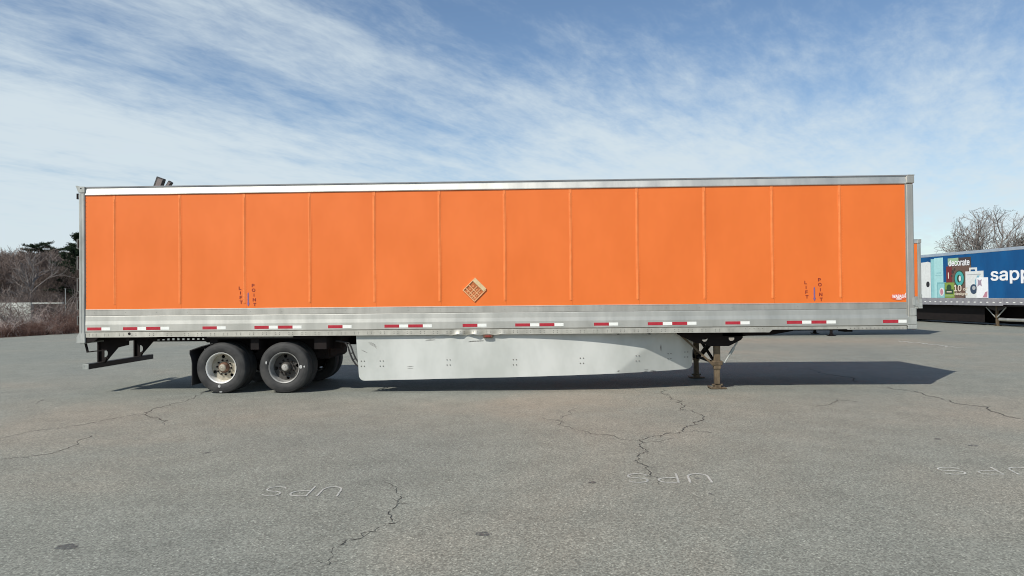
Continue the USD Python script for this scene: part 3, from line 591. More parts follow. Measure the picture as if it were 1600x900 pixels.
    EM = part(T, 'emblem', xz(ov.buffer(.0), -.003, .0), 'emblem_red', label='small red oval emblem with white lettering at the front lower corner')
    tm = text('WABASH', .058, .003); w = tm.bounds[1, 0]; tm = text_xz('WABASH', .058, 15.835-.125, 1.745, -.006, .003, .25/w, True, .15)
    part(EM, 'emblem_lettering', [tm, xz(affinity.translate(affinity.scale(Point(0, 0).buffer(1), .055, .010), 15.835, 1.727), -.006, -.003), xz(Polygon([(15.945, 1.80), (15.955, 1.80), (15.972, 1.84), (15.962, 1.84)]), -.006, -.003)], 'white_paint')
    # --- side skirt
    def crease(z): return 10.42+(z-.30)*1.18
    def sk_y(x, z):
        b = np.maximum(0, x-8.35)
        rel = np.maximum(0, x-crease(z))
        rel = np.where(rel > .12, rel-.06, rel*rel/.24)
        d = np.exp(-((x-7.75)/.75)**4)*np.clip((z-.95)/.17, 0, 1)
        return .050 + .0245*b*b + .145*rel + .010*d*np.sin(x*2*np.pi/.285+.4) + .004*np.sin(x*1.9)*np.cos(z*4)
    top = lambda x: 1.112+0*x
    bot = lambda x: np.interp(x, [5.5, 8.5, 11.5, 12.05], [.232, .285, .352, .37])
    xs = np.linspace(5.455, 12.06, 190); nz = 26; tz = np.linspace(0, 1, nz)
    X = np.repeat(xs[:, None], nz, 1); Zb = bot(xs); Zt = top(xs)
    rad_l = np.where(xs < 5.60, .09-np.sqrt(np.maximum(0, .09**2-np.maximum(0, 5.60-xs)**2*.38)), 0)
    rad_r = np.where(xs > 11.93, .10-np.sqrt(np.maximum(0, .10**2-((xs-11.93)*.72)**2)), 0)
    Zb = Zb+rad_l+rad_r; Zg = Zb[:, None]+(Zt-Zb)[:, None]*tz[None]
    Xs = X.copy(); lean = np.clip((5.75-X)/.3, 0, 1)*(1.112-Zg)*.07; Xs = X+lean
    V = np.column_stack([Xs.ravel(), sk_y(Xs, Zg).ravel(), Zg.ravel()]); N = len(V); k = nz; F = []
    for i in range(len(xs)-1):
        for j in range(k-1):
            a, b, c, e = i*k+j, (i+1)*k+j, (i+1)*k+j+1, i*k+j+1; F += [(a, b, c), (a, c, e)]
    V = np.vstack([V, V+[0, .007, 0]]); F = np.array(F); S = []
    n = len(xs)
    ring = [i*k for i in range(n)]+[(n-1)*k+j for j in range(1, k)]+[i*k+k-1 for i in range(n-2, -1, -1)]+[j for j in range(k-2, 0, -1)]
    for a, b in zip(ring, ring[1:]+ring[:1]): S += [(a, a+N, b+N), (a, b+N, b)]
    SK = part(T, 'side_skirt', trimesh.Trimesh(V, np.vstack([F, F[:, ::-1]+N, S]), process=False), 'skirt', smooth=40, label='white side skirt between the wheels and the landing gear')
    bl = []
    for (x, z) in ((5.585, .565), (5.955, .565), (7.26, .58), (8.545, .575), (9.84, .59), (10.93, .62), (11.58, .64), (11.93, .66)):
        for dx in (-.03, .03):
            for dz in (-.05, .05):
                y = float(sk_y(np.array(x+dx), np.array(z+dz))); bl.append(rod((x+dx, y+.002, z+dz), (x+dx, y-.008, z+dz), .0125, 8, .010))
    part(SK, 'bolt', bl, 'rivet', kind='stuff')
    sc = []
    r_ = np.random.default_rng(3)
    for (x, z, L, a) in ((5.74, .955, .14, -.5), (5.83, .915, .08, -.8), (5.62, .80, .12, -.45), (6.52, .485, .12, .05), (11.40, .80, .12, 1.75), (11.1, .36, .1, .1), (11.25, .355, .12, .05), (10.55, .39, .05, 0), (7.8, 1.0, .3, .05), (6.9, 1.02, .2, .1)):
        for q in range(3):
            ox, oz = r_.normal(0, .012, 2); P = []
            for t in np.linspace(-.5, .5, 7):
                xx, zz = x+ox+math.cos(a)*L*t, z+oz+math.sin(a)*L*t; w = .006*(1-abs(t)*1.7)*r_.uniform(.5, 1.2)
                nx, nz_ = -math.sin(a)*w, math.cos(a)*w
                P.append(((xx+nx, zz+nz_), (xx-nx, zz-nz_)))
            vv = []
            for (u, v) in P:
                for (xx, zz) in (u, v): vv.append((xx, float(sk_y(np.array(xx), np.array(zz)))-.0022, zz))
            ff = []
            for i in range(6): ff += [(2*i, 2*i+1, 2*i+3), (2*i, 2*i+3, 2*i+2)]
            m = trimesh.Trimesh(vv, ff, process=False); sc.append(m)
    part(SK, 'scuff_mark', sc, 'scuff', kind='stuff')
    LP = part(T, 'marker_lamp', bx(7.94, 8.13, -.018, .05, 1.05, 1.115, .012), 'hub_rust', label='small red marker lamp hanging below the rail lip')
    part(LP, 'lens', [bx(7.98, 8.09, -.026, -.016, 1.062, 1.10, .008)], 'lamp_red')
    part(T, 'skirt_strut', [beam((x, float(sk_y(np.array(x), np.array(.6)))+.05, .62), (x, 1.0, 1.1), .03, .03, (1, 0, 0)) for x in (5.95, 7.25, 8.53, 9.83, 10.9)], 'black_steel')
    # cable loop behind the skirt's rear edge
    pts = [(5.02, .22, 1.0), (5.14, .15, .995), (5.24, .11, .965), (5.29, .09, .88), (5.33, .08, .76), (5.38, .075, .64), (5.45, .07, .54), (5.52, .07, .50)]
    def tube(P, r): return cat([rod(a, b, r, 8) for a, b in zip(P, P[1:])]+[icosphere(1, r).apply_translation(p) for p in P])
    off = [(x+.060, y, z-.015+.008*i) for i, (x, y, z) in enumerate(pts)]
    CB = part(T, 'cable_loop', tube(pts, .017), 'flap', smooth=50, label='black looped cable hanging at the rear edge of the skirt')
    part(CB, 'cable', tube(off, .016), 'flap', smooth=50)
    for i in (1, 2, 4, 5): part(CB, 'cable_tie', tube([pts[i], off[i]], .011), 'flap')
    # dark hitch of things under the floor behind the cable
    part(T, 'air_tank', [rod((4.62, 1.0, .93), (4.62, 1.9, .93), .12, 18)], 'black_steel', smooth=40)
    return T

GRP = 'orange box trailers'
trailer('box_trailer', 'long orange box trailer with white side skirt in the foreground', None, (0, 0, 0))
trailer('box_trailer', 'orange trailer mostly hidden behind the near one, its front edge beside the blue trailer', None, (25.30-16.15, 17.1, 0), detail=False)

# ------------------------------------------------------------------ blue trailer
def blue_trailer():
    # local frame: x runs along the trailer's printed side from the rear (0) to the nose (16.15), side at y=0 facing -y
    o = np.array([33.47, 22.0]); d = np.array([math.sin(-.1011), math.cos(-.1011)])
    rear = o+d*15.75; ang = math.degrees(math.atan2(-d[1], -d[0]))
    T = thing('box_trailer', 'blue box trailer with printed product boxes and white lettering on its side', 'trailer', (rear[0], rear[1], 0), ang)
    x_ = lambda t: 15.75-t
    Lb = 16.15
    e = np.linspace(.1, Lb-.1, 14)
    for a, b in zip(e, e[1:]): part(T, 'side_panel', bx(a+.0015, b-.0015, 0, .02, 1.48, 3.94), 'blue')
    part(T, 'far_wall', bx(.1, Lb-.1, W-.02, W, 1.2, 3.95), 'blue'); part(T, 'front_wall', bx(Lb-.05, Lb, .04, W-.04, 1.2, 4.05), 'blue'); part(T, 'rear_door', bx(0, .05, .04, W-.04, 1.2, 4.05), 'galvanized')
    part(T, 'roof', bx(.02, Lb-.02, .01, W-.01, 4.06, 4.10), 'roof')
    part(T, 'top_rail', [bx(.1, Lb-.1, -.012, .03, 3.93, 4.09, .01), bx(.1, Lb-.1, W-.03, W+.012, 3.93, 4.09)], 'blue_top')
    part(T, 'bottom_rail', [bx(.1, x_(2.33), -.014, .03, 1.08, 1.49, .012), bx(x_(2.33), Lb-.1, -.014, .03, 1.13, 1.49, .012), bx(.1, Lb-.1, W-.03, W+.014, 1.08, 1.49)], 'blue_rail')
    for xa in (0, Lb-.1):
        for y in (-.012, W-.08): part(T, 'corner_post', bx(xa, xa+.1, y, y+.092, 1.08, 4.06, .012), 'blue_rail')
    part(T, 'floor', bx(.05, Lb-.05, .04, W-.04, 1.05, 1.25), 'black_steel')
    for t in np.arange(.6, 15.5, .47): part(T, 'rail_reflector', xz(Polygon([(x_(t)-.10, 1.255), (x_(t)-.02, 1.285), (x_(t)+.10, 1.275), (x_(t)+.06, 1.235), (x_(t)-.05, 1.235)]), -.02, -.012), 'white_tape')
    y0 = -.004
    def P(name, pts, mat, lvl=0, label=None): part(T, name, xz(Polygon([(x_(t), z) for t, z in pts]), y0-.004*lvl, .002), mat, label)
    q = lambda t0, t1, z0, z1: [(t0, z0), (t1, z0), (t1, z1), (t0, z1)]
    # printed packages
    P('printed_box', [(8.95, 1.49), (8.05, 1.49), (8.05, 3.60), (8.3, 3.66), (8.95, 3.62)], 'off_white', 0, 'pale package print with a dark dot')
    part(T, 'printed_dot', xz(affinity_ellipse(x_(8.32), 2.30, .16, .17), y0-.006, 0), 'black_ink')
    P('printed_box', q(8.02, 7.72, 1.49, 3.80), 'teal', 1); P('printed_box', q(7.72, 6.93, 1.49, 3.84), 'pale_teal', 1, 'tall pale teal package print')
    P('printed_line', q(7.5, 7.1, 2.93, 2.97), 'dark_teal', 2); P('printed_line', q(7.62, 7.0, 2.80, 2.82), 'dark_teal', 2)
    P('printed_box', q(7.48, 6.72, 1.49, 2.40), 'dark_teal', 2, 'small teal package print with a pink oval'); P('printed_box', q(7.40, 6.78, 1.49, 2.30), 'teal', 3)
    part(T, 'printed_oval', xz(affinity_ellipse(x_(7.06), 1.84, .20, .24), y0-.020, 0), 'off_white'); part(T, 'printed_oval', xz(affinity_ellipse(x_(7.06), 1.84, .13, .18), y0-.023, 0), 'pink_ink')
    P('printed_magazine', q(6.50, 4.62, 1.49, 3.76), 'brown', 1, 'brown magazine cover print with a teal ring')
    P('printed_patch', q(6.50, 5.62, 3.40, 3.76), 'mint', 2); P('printed_patch', [(5.62, 3.40), (4.62, 3.30), (4.62, 3.76), (5.62, 3.76)], 'dark_brown', 2); P('printed_patch', [(5.2, 1.49), (4.62, 1.49), (4.62, 3.05), (4.85, 3.05), (4.9, 2.3)], 'dark_brown', 2)
    P('printed_patch', q(6.66, 6.18, 2.38, 3.30), 'dark_red', 2); P('printed_patch', q(6.5, 6.42, 2.6, 2.95), 'cream_ink', 3)
    P('printed_box', q(6.82, 5.98, 1.49, 2.37), 'leaf_green', 3, 'small green package print'); P('printed_patch', q(6.75, 6.06, 1.72, 1.98), 'deep_green', 4); part(T, 'printed_oval', xz(affinity_ellipse(x_(6.42), 2.08, .20, .18), y0-.020, 0), 'deep_green'); P('printed_patch', q(6.62, 6.2, 1.81, 1.87), 'cream_ink', 5); P('printed_patch', q(6.75, 6.06, 1.58, 1.62), 'mint', 4)
    part(T, 'printed_ring', xz(affinity_ellipse(x_(5.56), 2.58, .42, .46), y0-.012, 0), 'deep_green'); part(T, 'printed_ring', xz(affinity_ellipse(x_(5.56), 2.58, .36, .40), y0-.015, 0), 'ring_teal')
    part(T, 'printed_ring', xz(affinity_ellipse(x_(5.56), 2.58, .18, .22), y0-.018, 0), 'deep_green'); part(T, 'printed_ring', xz(affinity_ellipse(x_(5.50), 2.58, .09, .16), y0-.021, 0), 'off_white')
    for t, z, r in ((6.1, 2.98, .10), (5.95, 3.12, .07), (6.2, 2.75, .06)): part(T, 'printed_dot', xz(affinity_ellipse(x_(t), z, r, r), y0-.014, 0), 'dark_brown')
    def W_(s, t, z, h, wid, mat, lvl=6):
        m = text(s, h, .003); w = m.bounds[1, 0]; part(T, 'lettering', text_xz(s, h, x_(t), z, y0-.004*lvl, .003, wid/w), mat)
    W_('decorate', 6.42, 3.30, .34, 1.72, 'white_paint'); W_('10', 6.0, 1.86, .34, .62, 'cream_ink'); W_('of', 5.25, 1.90, .16, .34, 'cream_ink'); W_('designs', 5.95, 1.60, .15, 1.05, 'cream_ink')
    P('printed_box', q(5.06, 3.68, 1.49, 2.96), 'off_white', 3, 'white headphone package print')
    P('printed_handle', [(4.76, 2.96), (4.76, 3.16), (4.16, 3.16), (4.16, 2.96), (4.28, 2.96), (4.32, 3.06), (4.62, 3.06), (4.66, 2.96)], 'off_white', 3)
    P('printed_line', q(4.9, 3.85, 2.76, 2.80), 'grey_ink', 4)
    P('printed_patch', [(4.30, 2.05), (4.10, 2.45), (3.95, 2.72), (4.12, 2.72), (4.32, 2.45)], 'sky_ink', 4); part(T, 'printed_oval', xz(affinity_ellipse(x_(4.42), 1.98, .27, .27), y0-.020, 0), 'navy_ink'); part(T, 'printed_oval', xz(affinity_ellipse(x_(4.40), 2.04, .13, .11), y0-.023, 0), 'grey_ink')
    P('printed_box', q(4.20, 3.35, 1.49, 2.60), 'white_paint', 5, 'small white package print'); P('printed_patch', [(4.12, 2.1), (3.95, 2.2), (3.78, 2.12), (3.84, 2.36), (3.76, 2.5), (3.96, 2.44), (4.1, 2.52), (4.08, 2.3)], 'mauve_ink', 6); P('printed_patch', [(3.75, 1.52), (3.40, 1.52), (3.38, 1.85), (3.55, 1.80), (3.62, 1.68)], 'pink_ink', 6)
    m = text('sapp', .62, .003); w = m.bounds[1, 0]; zb = m.bounds[1, 1]
    part(T, 'lettering', text_xz('sapp', .62, x_(3.15), 2.235, y0-.012, .003, 2.72/w), 'white_paint', 'large white lettering on the blue side')
    # landing gear, tank, wheels
    for y in (.32, W-.44):
        part(T, 'landing_leg', [bx(x_(3.21)-.06, x_(3.21)+.06, y, y+.12, .05, 1.08, .01), bx(x_(3.21)-.09, x_(3.21)+.09, y-.015, y+.135, .42, .52)], 'rust_steel')
        part(T, 'leg_foot', bx(x_(3.21)-.16, x_(3.21)+.16, y-.06, y+.18, .008, .05, .01), 'rust_steel')
        part(T, 'brace', [beam((x_(3.95), y, 1.0), (x_(3.27), y, .46), .03, .05), beam((x_(2.50), y, 1.0), (x_(3.15), y, .46), .03, .05)], 'galvanized')
        part(T, 'gusset_plate', xz(Polygon([(x_(4.0), 1.08), (x_(3.8), .92), (x_(3.4), .82), (x_(3.0), .82), (x_(2.65), .92), (x_(2.45), 1.08)]), y+.02, y+.035), 'bar_steel')
    part(T, 'pipe_tube', rod((x_(2.88), .25, .36), (x_(1.05), .25, .36), .085, 20), 'aluminium', smooth=40, label='pale horizontal tube beside the landing leg')
    part(T, 'side_skirt', bx(x_(11.5), x_(4.1), .35, .36, .16, 1.08), 'black_steel'); part(T, 'side_skirt', bx(4.3, Lb-.6, 1.6, 1.61, .06, 1.08), 'black_steel')
    for x in (2.2, 3.5):
        wheel_pair(T, x, .028, 1, False, .2); wheel_pair(T, x, W-.028, -1, False, .2); part(T, 'axle', rod((x, .2, .497), (x, W-.2, .497), .066, 14), 'black_steel')
    part(T, 'slider_frame', [bx(1.6, 4.6, .62, .74, .8, 1.1), bx(1.6, 4.6, W-.74, W-.62, .8, 1.1)], 'black_steel')
    part(T, 'guard_bar', [bx(0, .1, .1, W-.1, .48, .58), bx(.0, .05, .6, .66, .58, 1.06), bx(0, .05, W-.66, W-.6, .58, 1.06)], 'bar_steel')

blue_trailer()

# ------------------------------------------------------------------ floodlight pole behind the trailer
FL = thing('light_pole', 'lot light pole behind the orange trailer, two tilted dark floodlight heads showing above its roof', 'light pole', (-14.0, 30, 0))
part(FL, 'pole', rod((0, 0, 0), (0, 0, 8.5), .11, 12, .08), 'bronze', smooth=40)
part(FL, 'base', bx(-.3, .3, -.3, .3, 0, .5, .03), 'galvanized'); part(FL, 'crossarm', beam((-.55, 0, 8.42), (.45, 0, 8.42), .08, .08), 'bronze')
def head(cx, cz, w, h, tilt, dep):
    g = bx(-w/2, w/2, -dep/2, dep/2, -h/2, h/2, .03); l = bx(-w/2+.17*w*1.5, w/2-.05, -dep/2-.02, -dep/2+.01, -h/2+.05, h/2-.09, .01)
    Rm = trimesh.transformations.rotation_matrix(tilt, (0, 1, 0))
    for m in (g, l): m.apply_transform(Rm); m.apply_translation((cx, 0, cz))
    p = part(FL, 'floodlight_head', g, 'bronze'); part(p, 'lens', l, 'lens')
head(-.33, 8.95, .50, .92, math.radians(20), .3); head(.24, 8.84, .25, .72, math.radians(33), .25)

# ------------------------------------------------------------------ trees
def tubes(segs):
    """segs: list of (p0, p1, r0, r1, sides) -> one mesh without end caps"""
    out_v, out_f, base = [], [], 0
    for n in sorted({s[4] for s in segs}):
        S = [s for s in segs if s[4] == n]
        A = np.array([s[0] for s in S]); B = np.array([s[1] for s in S]); r0 = np.array([s[2] for s in S]); r1 = np.array([s[3] for s in S])
        D = B-A; D /= np.maximum(1e-9, np.linalg.norm(D, axis=1, keepdims=True))
        ref = np.where(np.abs(D[:, 2:3]) < .9, [[0, 0, 1.0]], [[1.0, 0, 0]])
        Uv = np.cross(D, ref); Uv /= np.linalg.norm(Uv, axis=1, keepdims=True); Vv = np.cross(D, Uv)
        t = np.arange(n)/n*2*np.pi; ring = np.cos(t)[None, :, None]*Uv[:, None]+np.sin(t)[None, :, None]*Vv[:, None]
        P = np.concatenate([A[:, None]+ring*r0[:, None, None], B[:, None]+ring*r1[:, None, None]], 1)
        f = []
        for i in range(n):
            j = (i+1) % n; f += [(i, j, n+j), (i, n+j, n+i)]
        f = np.array(f)[None]+(np.arange(len(S))*2*n)[:, None, None]+base
        out_v.append(P.reshape(-1, 3)); out_f.append(f.reshape(-1, 3)); base += len(S)*2*n
    return trimesh.Trimesh(np.vstack(out_v), np.vstack(out_f), process=False)

def unit(v): return v/max(1e-9, np.linalg.norm(v))
def grow(rr, H_, levels, spread, start=.25, nkids=(6, 5, 4, 4), upw=.25, shrink=.55, r0=.14, wig=.18, tw=.012):
    """returns (trunk segments, crown segments)"""
    trunk, crown = [], []
    def branch(p, d, L, r, lev):
        n = max(3, int(5-lev*.6)); st = L/n; pts = [p]; dirs = [d]
        for i in range(n):
            d = unit(d+rr.normal(0, wig, 3)+np.array([0, 0, upw*.25])); q = p+d*st
            ra, rb = r*(1-.75*i/n), r*(1-.75*(i+1)/n)
            (trunk if lev == 0 else crown).append((p, q, max(ra, tw), max(rb, tw*.7), 6 if lev == 0 else (4 if lev == 1 else 3)))
            p = q; pts.append(p); dirs.append(d)
        if lev >= levels: return
        for k in range(nkids[min(lev, len(nkids)-1)]+(0 if lev else 2)):
            f = rr.uniform(start if lev == 0 else .2, 1.0); i = min(n-1, int(f*n)); q = pts[i]+(pts[i+1]-pts[i])*(f*n-i)
            a = unit(rr.normal(0, 1, 3)); side = unit(a-dirs[i]*np.dot(a, dirs[i]))
            nd = unit(dirs[i]*(1-spread)+side*spread+np.array([0, 0, upw]))
            branch(q, nd, L*shrink*rr.uniform(.65, 1.15)*(1.15-.4*f if lev == 0 else 1), max(tw, r*.5*(1-.5*f)), lev+1)
    branch(np.zeros(3), np.array([0, 0, 1.0]), H_*.8, r0, 0)
    return trunk, crown

def bare_tree(name, label, loc, seed, H_, mat=('bark_grey', 'twig_grey'), group=None, rz=0, **kw):
    T = thing(name, label, 'tree', loc, rz, group); tr, cr = grow(np.random.default_rng(seed), H_, **kw)
    part(T, 'trunk', tubes(tr), mat[0], smooth=50); part(T, 'crown', tubes(cr), mat[1])
    return T
# the big tree behind the blue trailer
def hv(x, y): return float(hill_h(np.array([float(x)]), np.array([float(y)]))[0])
SEED_T = 33
big = thing('bare_tree', 'large bare spreading tree with pale grey branches behind the blue trailer', 'tree', (48.6, 50, 0))
r_ = np.random.default_rng(SEED_T); segs_t, segs_c = [], []
def bigbranch(p, d, L, r, lev):
    n = 5; st = L/n; P = [p]; D = [d]
    for i in range(n):
        d = unit(d+r_.normal(0, .17, 3)+np.array([0, 0, .05 if lev < 3 else .02])); q = p+d*st
        (segs_t if lev == 0 else segs_c).append((p, q, max(.011, r*(1-.12*i)), max(.011, r*(1-.12*(i+1))), 8 if lev < 2 else (5 if lev < 3 else 3))); p = q; P.append(p); D.append(d)
    if lev >= 4 and r_.uniform() < .35 or lev >= 5: return
    for k in range((9, 6, 4, 4, 3)[lev]):
        f = r_.uniform(.55 if lev == 0 else .3, 1.0) if k else 1.0; i = min(n-1, int(f*n)); q = P[i]+(P[i+1]-P[i])*(f*n-i)
        a = unit(r_.normal(0, 1, 3)); s = unit(a-D[i]*np.dot(a, D[i])); sp = (.62 if lev == 0 else .5)
        nd = unit(D[i]*(1-sp)+s*sp+np.array([0, 0, .12])); bigbranch(q, nd, L*(1.06 if lev == 0 else .63)*r_.uniform(.75, 1.1), max(.011, r*(.52 if lev == 0 else .5)), lev+1)
segs_t += [(np.array([0, 0, .75*q]), np.array([.03*q, .02, .75*(q+1)]), .27-.03*q, .24-.03*q, 10) for q in range(3)]
for i in range(15):
    a = i*2.39996+.4; tl = .18+1.05*((i+.5)/15)**.75; d = np.array([math.sin(tl)*math.cos(a), math.sin(tl)*math.sin(a), math.cos(tl)])
    bigbranch(np.array([.03, .02, 1.6+.05*(15-i)]), d, (5.0-1.3*tl)*r_.uniform(.9, 1.05), .12-.02*tl, 1)
segs_c = [g for g in segs_c if (g[1][0]/4.3)**2+(g[1][1]/4.3)**2+((g[1][2]-4.4)/4.5)**2 < 1.0+(math.sin(g[1][0]*3.1)*math.cos(g[1][1]*2.7+1)+math.sin(g[1][2]*2.3))*.16]
part(big, 'trunk', tubes(segs_t), 'bark_grey', smooth=50); part(big, 'crown', tubes(segs_c), 'bark_grey')
big_top = max(s[1][2] for s in segs_c)

def leaf_clumps(rr, centres, rad, per, size, sq=1.0):
    """many small leaf-sized triangles round the centres"""
    C_ = np.repeat(np.array(centres), per, 0); n = len(C_)
    off = rr.normal(0, 1, (n, 3))*np.array([rad, rad, rad*sq]); c = C_+off
    a = rr.normal(0, 1, (n, 3)); a /= np.linalg.norm(a, axis=1, keepdims=True); b = rr.normal(0, 1, (n, 3)); b = np.cross(a, b); b /= np.linalg.norm(b, axis=1, keepdims=True)
    s = size*rr.uniform(.6, 1.4, (n, 1)); V = np.stack([c-a*s, c+a*s, c+b*s*.55], 1).reshape(-1, 3)
    return trimesh.Trimesh(V, np.arange(3*n).reshape(-1, 3), process=False)

def pine(name, label, loc, seed, H_, flat_top=False, base=.25, R0=2.2, mat='needles'):
    T = thing(name, label, 'tree', loc); rr = np.random.default_rng(seed); cs, seg = [], []
    tr = [(np.array([0, 0, H_*i/8]), np.array([0, 0, H_*(i+1)/8]), .16*(1-i/9), .16*(1-(i+1)/9), 8) for i in range(8)]
    for z in np.arange(H_*base, H_*.985, H_*.055):
        f = (z/H_-base)/(1-base); R = R0*(1.05-f)**.8 if not flat_top else R0*(.45+.9*math.sin(f*2.6))
        for k in range(6):
            a = rr.uniform(0, 6.28); L = R*rr.uniform(.6, 1.15); tip = np.array([math.cos(a)*L, math.sin(a)*L, z+L*rr.uniform(-.05, .38)])
            seg.append((np.array([0, 0, z]), tip, .03, .012, 4))
            for t in np.linspace(.18, 1, 11): cs.append(np.array([0, 0, z])*(1-t)+tip*t+[0, 0, .03])
    part(T, 'trunk', tubes(tr), 'bark_brown', smooth=50); part(T, 'branches', tubes(seg), 'bark_brown'); part(T, 'crown', leaf_clumps(rr, cs, .085, 18, .10, .8), mat)
    return T
pine('pine_tree', 'dark pine with spiky drooping branches beside the trailer rear', (-25.9, 40, 0), 5, 7.0, False, .3, 2.3)
pine('pine_tree', 'flat-topped dark pine rising above the bare wood', (-43.6, 60, hv(-43.6, 60)), 6, 7.9-hv(-43.6, 60), True, .55, 1.3)
pine('pine_tree', 'broad low pine right of the flat-topped one in the wood', (-41.9, 61, hv(-41.9, 61)), 7, 7.5-hv(-41.9, 61), True, .5, 1.7)
# olive evergreen at the right edge, behind the blue trailer
ev = thing('evergreen_tree', 'olive brown evergreen crown behind the blue trailer at the right edge', 'tree', (52.2, 49, 0))
rr = np.random.default_rng(9); part(ev, 'trunk', rod((0, 0, 0), (0, 0, 5.5), .16, 8, .05), 'bark_brown', smooth=50)
cs = [np.array([x, y, 5.1+z]) for x, y, z in rr.normal(0, 1, (240, 3))*np.array([1.0, 1.0, 1.05]) if x*x+y*y+z*z < 4.5]
part(ev, 'crown', leaf_clumps(rr, cs, .22, 46, .12), 'olive')

# the wood at the left: bare trees, a few built and then placed again and again
WG = 'bare trees of the wood left of the trailer'
protos = []
wood_lab = ['slender grey-brown bare tree in the dense wood', 'broad twiggy bare tree in the dense wood', 'bare tree with ascending branches in the dense wood']
prm = [dict(levels=4, spread=.48, nkids=(13, 7, 5, 4), start=.18, tw=.011), dict(levels=4, spread=.6, nkids=(14, 7, 5, 4), start=.15, upw=.18, tw=.011), dict(levels=4, spread=.38, nkids=(14, 7, 5, 4), start=.12, upw=.4, tw=.011)]
def instancer(name, label, meshes, places):
    """an uncountable mass: meshes [(mesh, material)] scattered over places [(which, position, turn, (sx, sy, sz))]"""
    pi = UsdGeom.PointInstancer.Define(stage, path_for('/World', name)); p = str(pi.GetPath()); rel = pi.CreatePrototypesRel()
    for k, (nm, m, mat) in enumerate(meshes): rel.AddTarget(part(p, nm, m, mat))
    pi.CreateProtoIndicesAttr([a for a, *_ in places]); pi.CreatePositionsAttr([Gf.Vec3f(*map(float, q)) for _, q, _, _ in places])
    pi.CreateOrientationsAttr([Gf.Quath(math.cos(math.radians(t)/2), 0, 0, math.sin(math.radians(t)/2)) for *_, t, _ in places])
    pi.CreateScalesAttr([Gf.Vec3f(*map(float, c)) for *_, c in places])
    tag(pi.GetPrim(), label, name.replace('_', ' '), None, 'stuff')
def pxof(x, y): return 815+1123*(x-8.95)/(y+13.85)
wood = []
for v in range(3): 
    a, b = grow(np.random.default_rng(100+v), 7.0, **prm[v]); m = tubes(a+b); m.apply_scale(7.0/m.bounds[1, 2]); wood.append(('bare_tree', m, 'twig_grey'))
r_ = np.random.default_rng(77); places = []
for row, (y, n) in enumerate(((41, 9), (46, 16), (52, 20), (60, 24), (68, 26), (78, 30))):
    for i in range(n):
        u = (i+r_.uniform(.1, .9))/n; yy = y+r_.uniform(-3, 3); k = (yy+13.85); x = 8.95+k*(-.84+.27*u); z = hv(x, yy)-.05
        tgt = (6.0+(yy-41)*.052+r_.normal(0, .22)-z)*(.82 if row == 0 else 1); c = tgt/7.0; places.append((r_.integers(3), (x, yy, z), r_.uniform(0, 360), (c*1.15, c*1.15, c)))
instancer('bare_wood', 'dense grey-brown leafless wood behind the brambles at the left', wood, [(int(a), b, t, c) for a, b, t, c in places])
# a few trees that stand out in front of the wood
bare_tree('bare_tree', 'slender grey bare tree in front of the wood, nearest the trailer', (-26.6, 36, 0), 100, 5.2, ('bark_grey', 'bark_grey'), None, 40, levels=3, spread=.45, nkids=(9, 5, 4), start=.2, tw=.012)
bare_tree('bare_tree', 'broad sparse bare tree arching over the brambles beside the pole', (-29.0, 37.5, 0), 131, 4.6, ('bark_grey', 'bark_grey'), None, 10, levels=3, spread=.6, nkids=(9, 5, 4), start=.2, upw=.15, tw=.012)

# brambles along the lot edge
def cane_bush(rr, n, hh, rad, r=.006, sides=3, arch=.9):
    seg = []
    for i in range(n):
        a = rr.uniform(0, 6.28); p = np.array([rr.normal(0, rad*.45), rr.normal(0, rad*.45), 0.0]); d = unit(np.array([math.cos(a)*.5, math.sin(a)*.5, rr.uniform(.6, 1.5)])); L = hh*rr.uniform(.6, 1.5)
        k = 6
        for q in range(k):
            d = unit(d+rr.normal(0, .16, 3)-np.array([0, 0, arch*.16*q/k*2])); e = p+d*L/k
            if e[2] < .02: e[2] = .02
            seg.append((p, e, r*(1-.6*q/k), r*(1-.6*(q+1)/k), sides))
            if q > 1:
                for _ in range(2):
                    dd = unit(d*.5+rr.normal(0, .7, 3)); seg.append((e, e+dd*L*rr.uniform(.08, .25), r*.6, r*.35, sides))
            p = e
    return seg
EX, EY = [-18.2, -17.55, -16.6, -15.9, -14, -8], [17, 21.2, 25.6, 30, 37, 44]
bush = [('canes', tubes(cane_bush(np.random.default_rng(50), 240, 1.0, .9, .008)), 'twig_red'), ('canes', tubes(cane_bush(np.random.default_rng(51), 230, .62, 1.1, .008)), 'twig_red'),
        ('canes', tubes(cane_bush(np.random.default_rng(52), 40, 1.15, .9, .011)), 'twig_pale'), ('canes', tubes(cane_bush(np.random.default_rng(53), 200, 2.0, .9, .009)), 'twig_grey')]
r_ = np.random.default_rng(31); places = []
for i in range(95):
    y = 17+r_.uniform(0, 1)*25; x = np.interp(y, EY, EX)-r_.uniform(.3, 1.3)-r_.exponential(1.2); px_ = pxof(x, y)
    v = 1 if (r_.uniform() < .5 or (px_ < 48 and y < 31)) else 0; c = r_.uniform(.7, 1.15)*(.8 if px_ < 48 and y < 31 else 1)
    places.append((v, (x, y, -.02), r_.uniform(0, 360), (c, c, c*r_.uniform(.85, 1.15))))
    if i % 2 == 0: places.append((2, (x+r_.normal(0, .5), y+r_.normal(0, .5), -.02), r_.uniform(0, 360), (c, c, c*r_.uniform(.7, 1.1))))
for i in range(70):
    y = r_.uniform(20, 44); x = np.interp(y, EY, EX)-2.5-r_.uniform(0, 9); px_ = pxof(x, y)
    if y < 32 and px_ < 50: continue
    c = r_.uniform(.6, 1.1); places.append((3 if r_.uniform() < .75 else 0, (x, y, hv(x, y)-.02), r_.uniform(0, 360), (c, c, c*r_.uniform(.85, 1.1))))
instancer('bramble_thicket', 'tangled reddish-brown and grey bramble thicket along the left lot edge', bush, places)
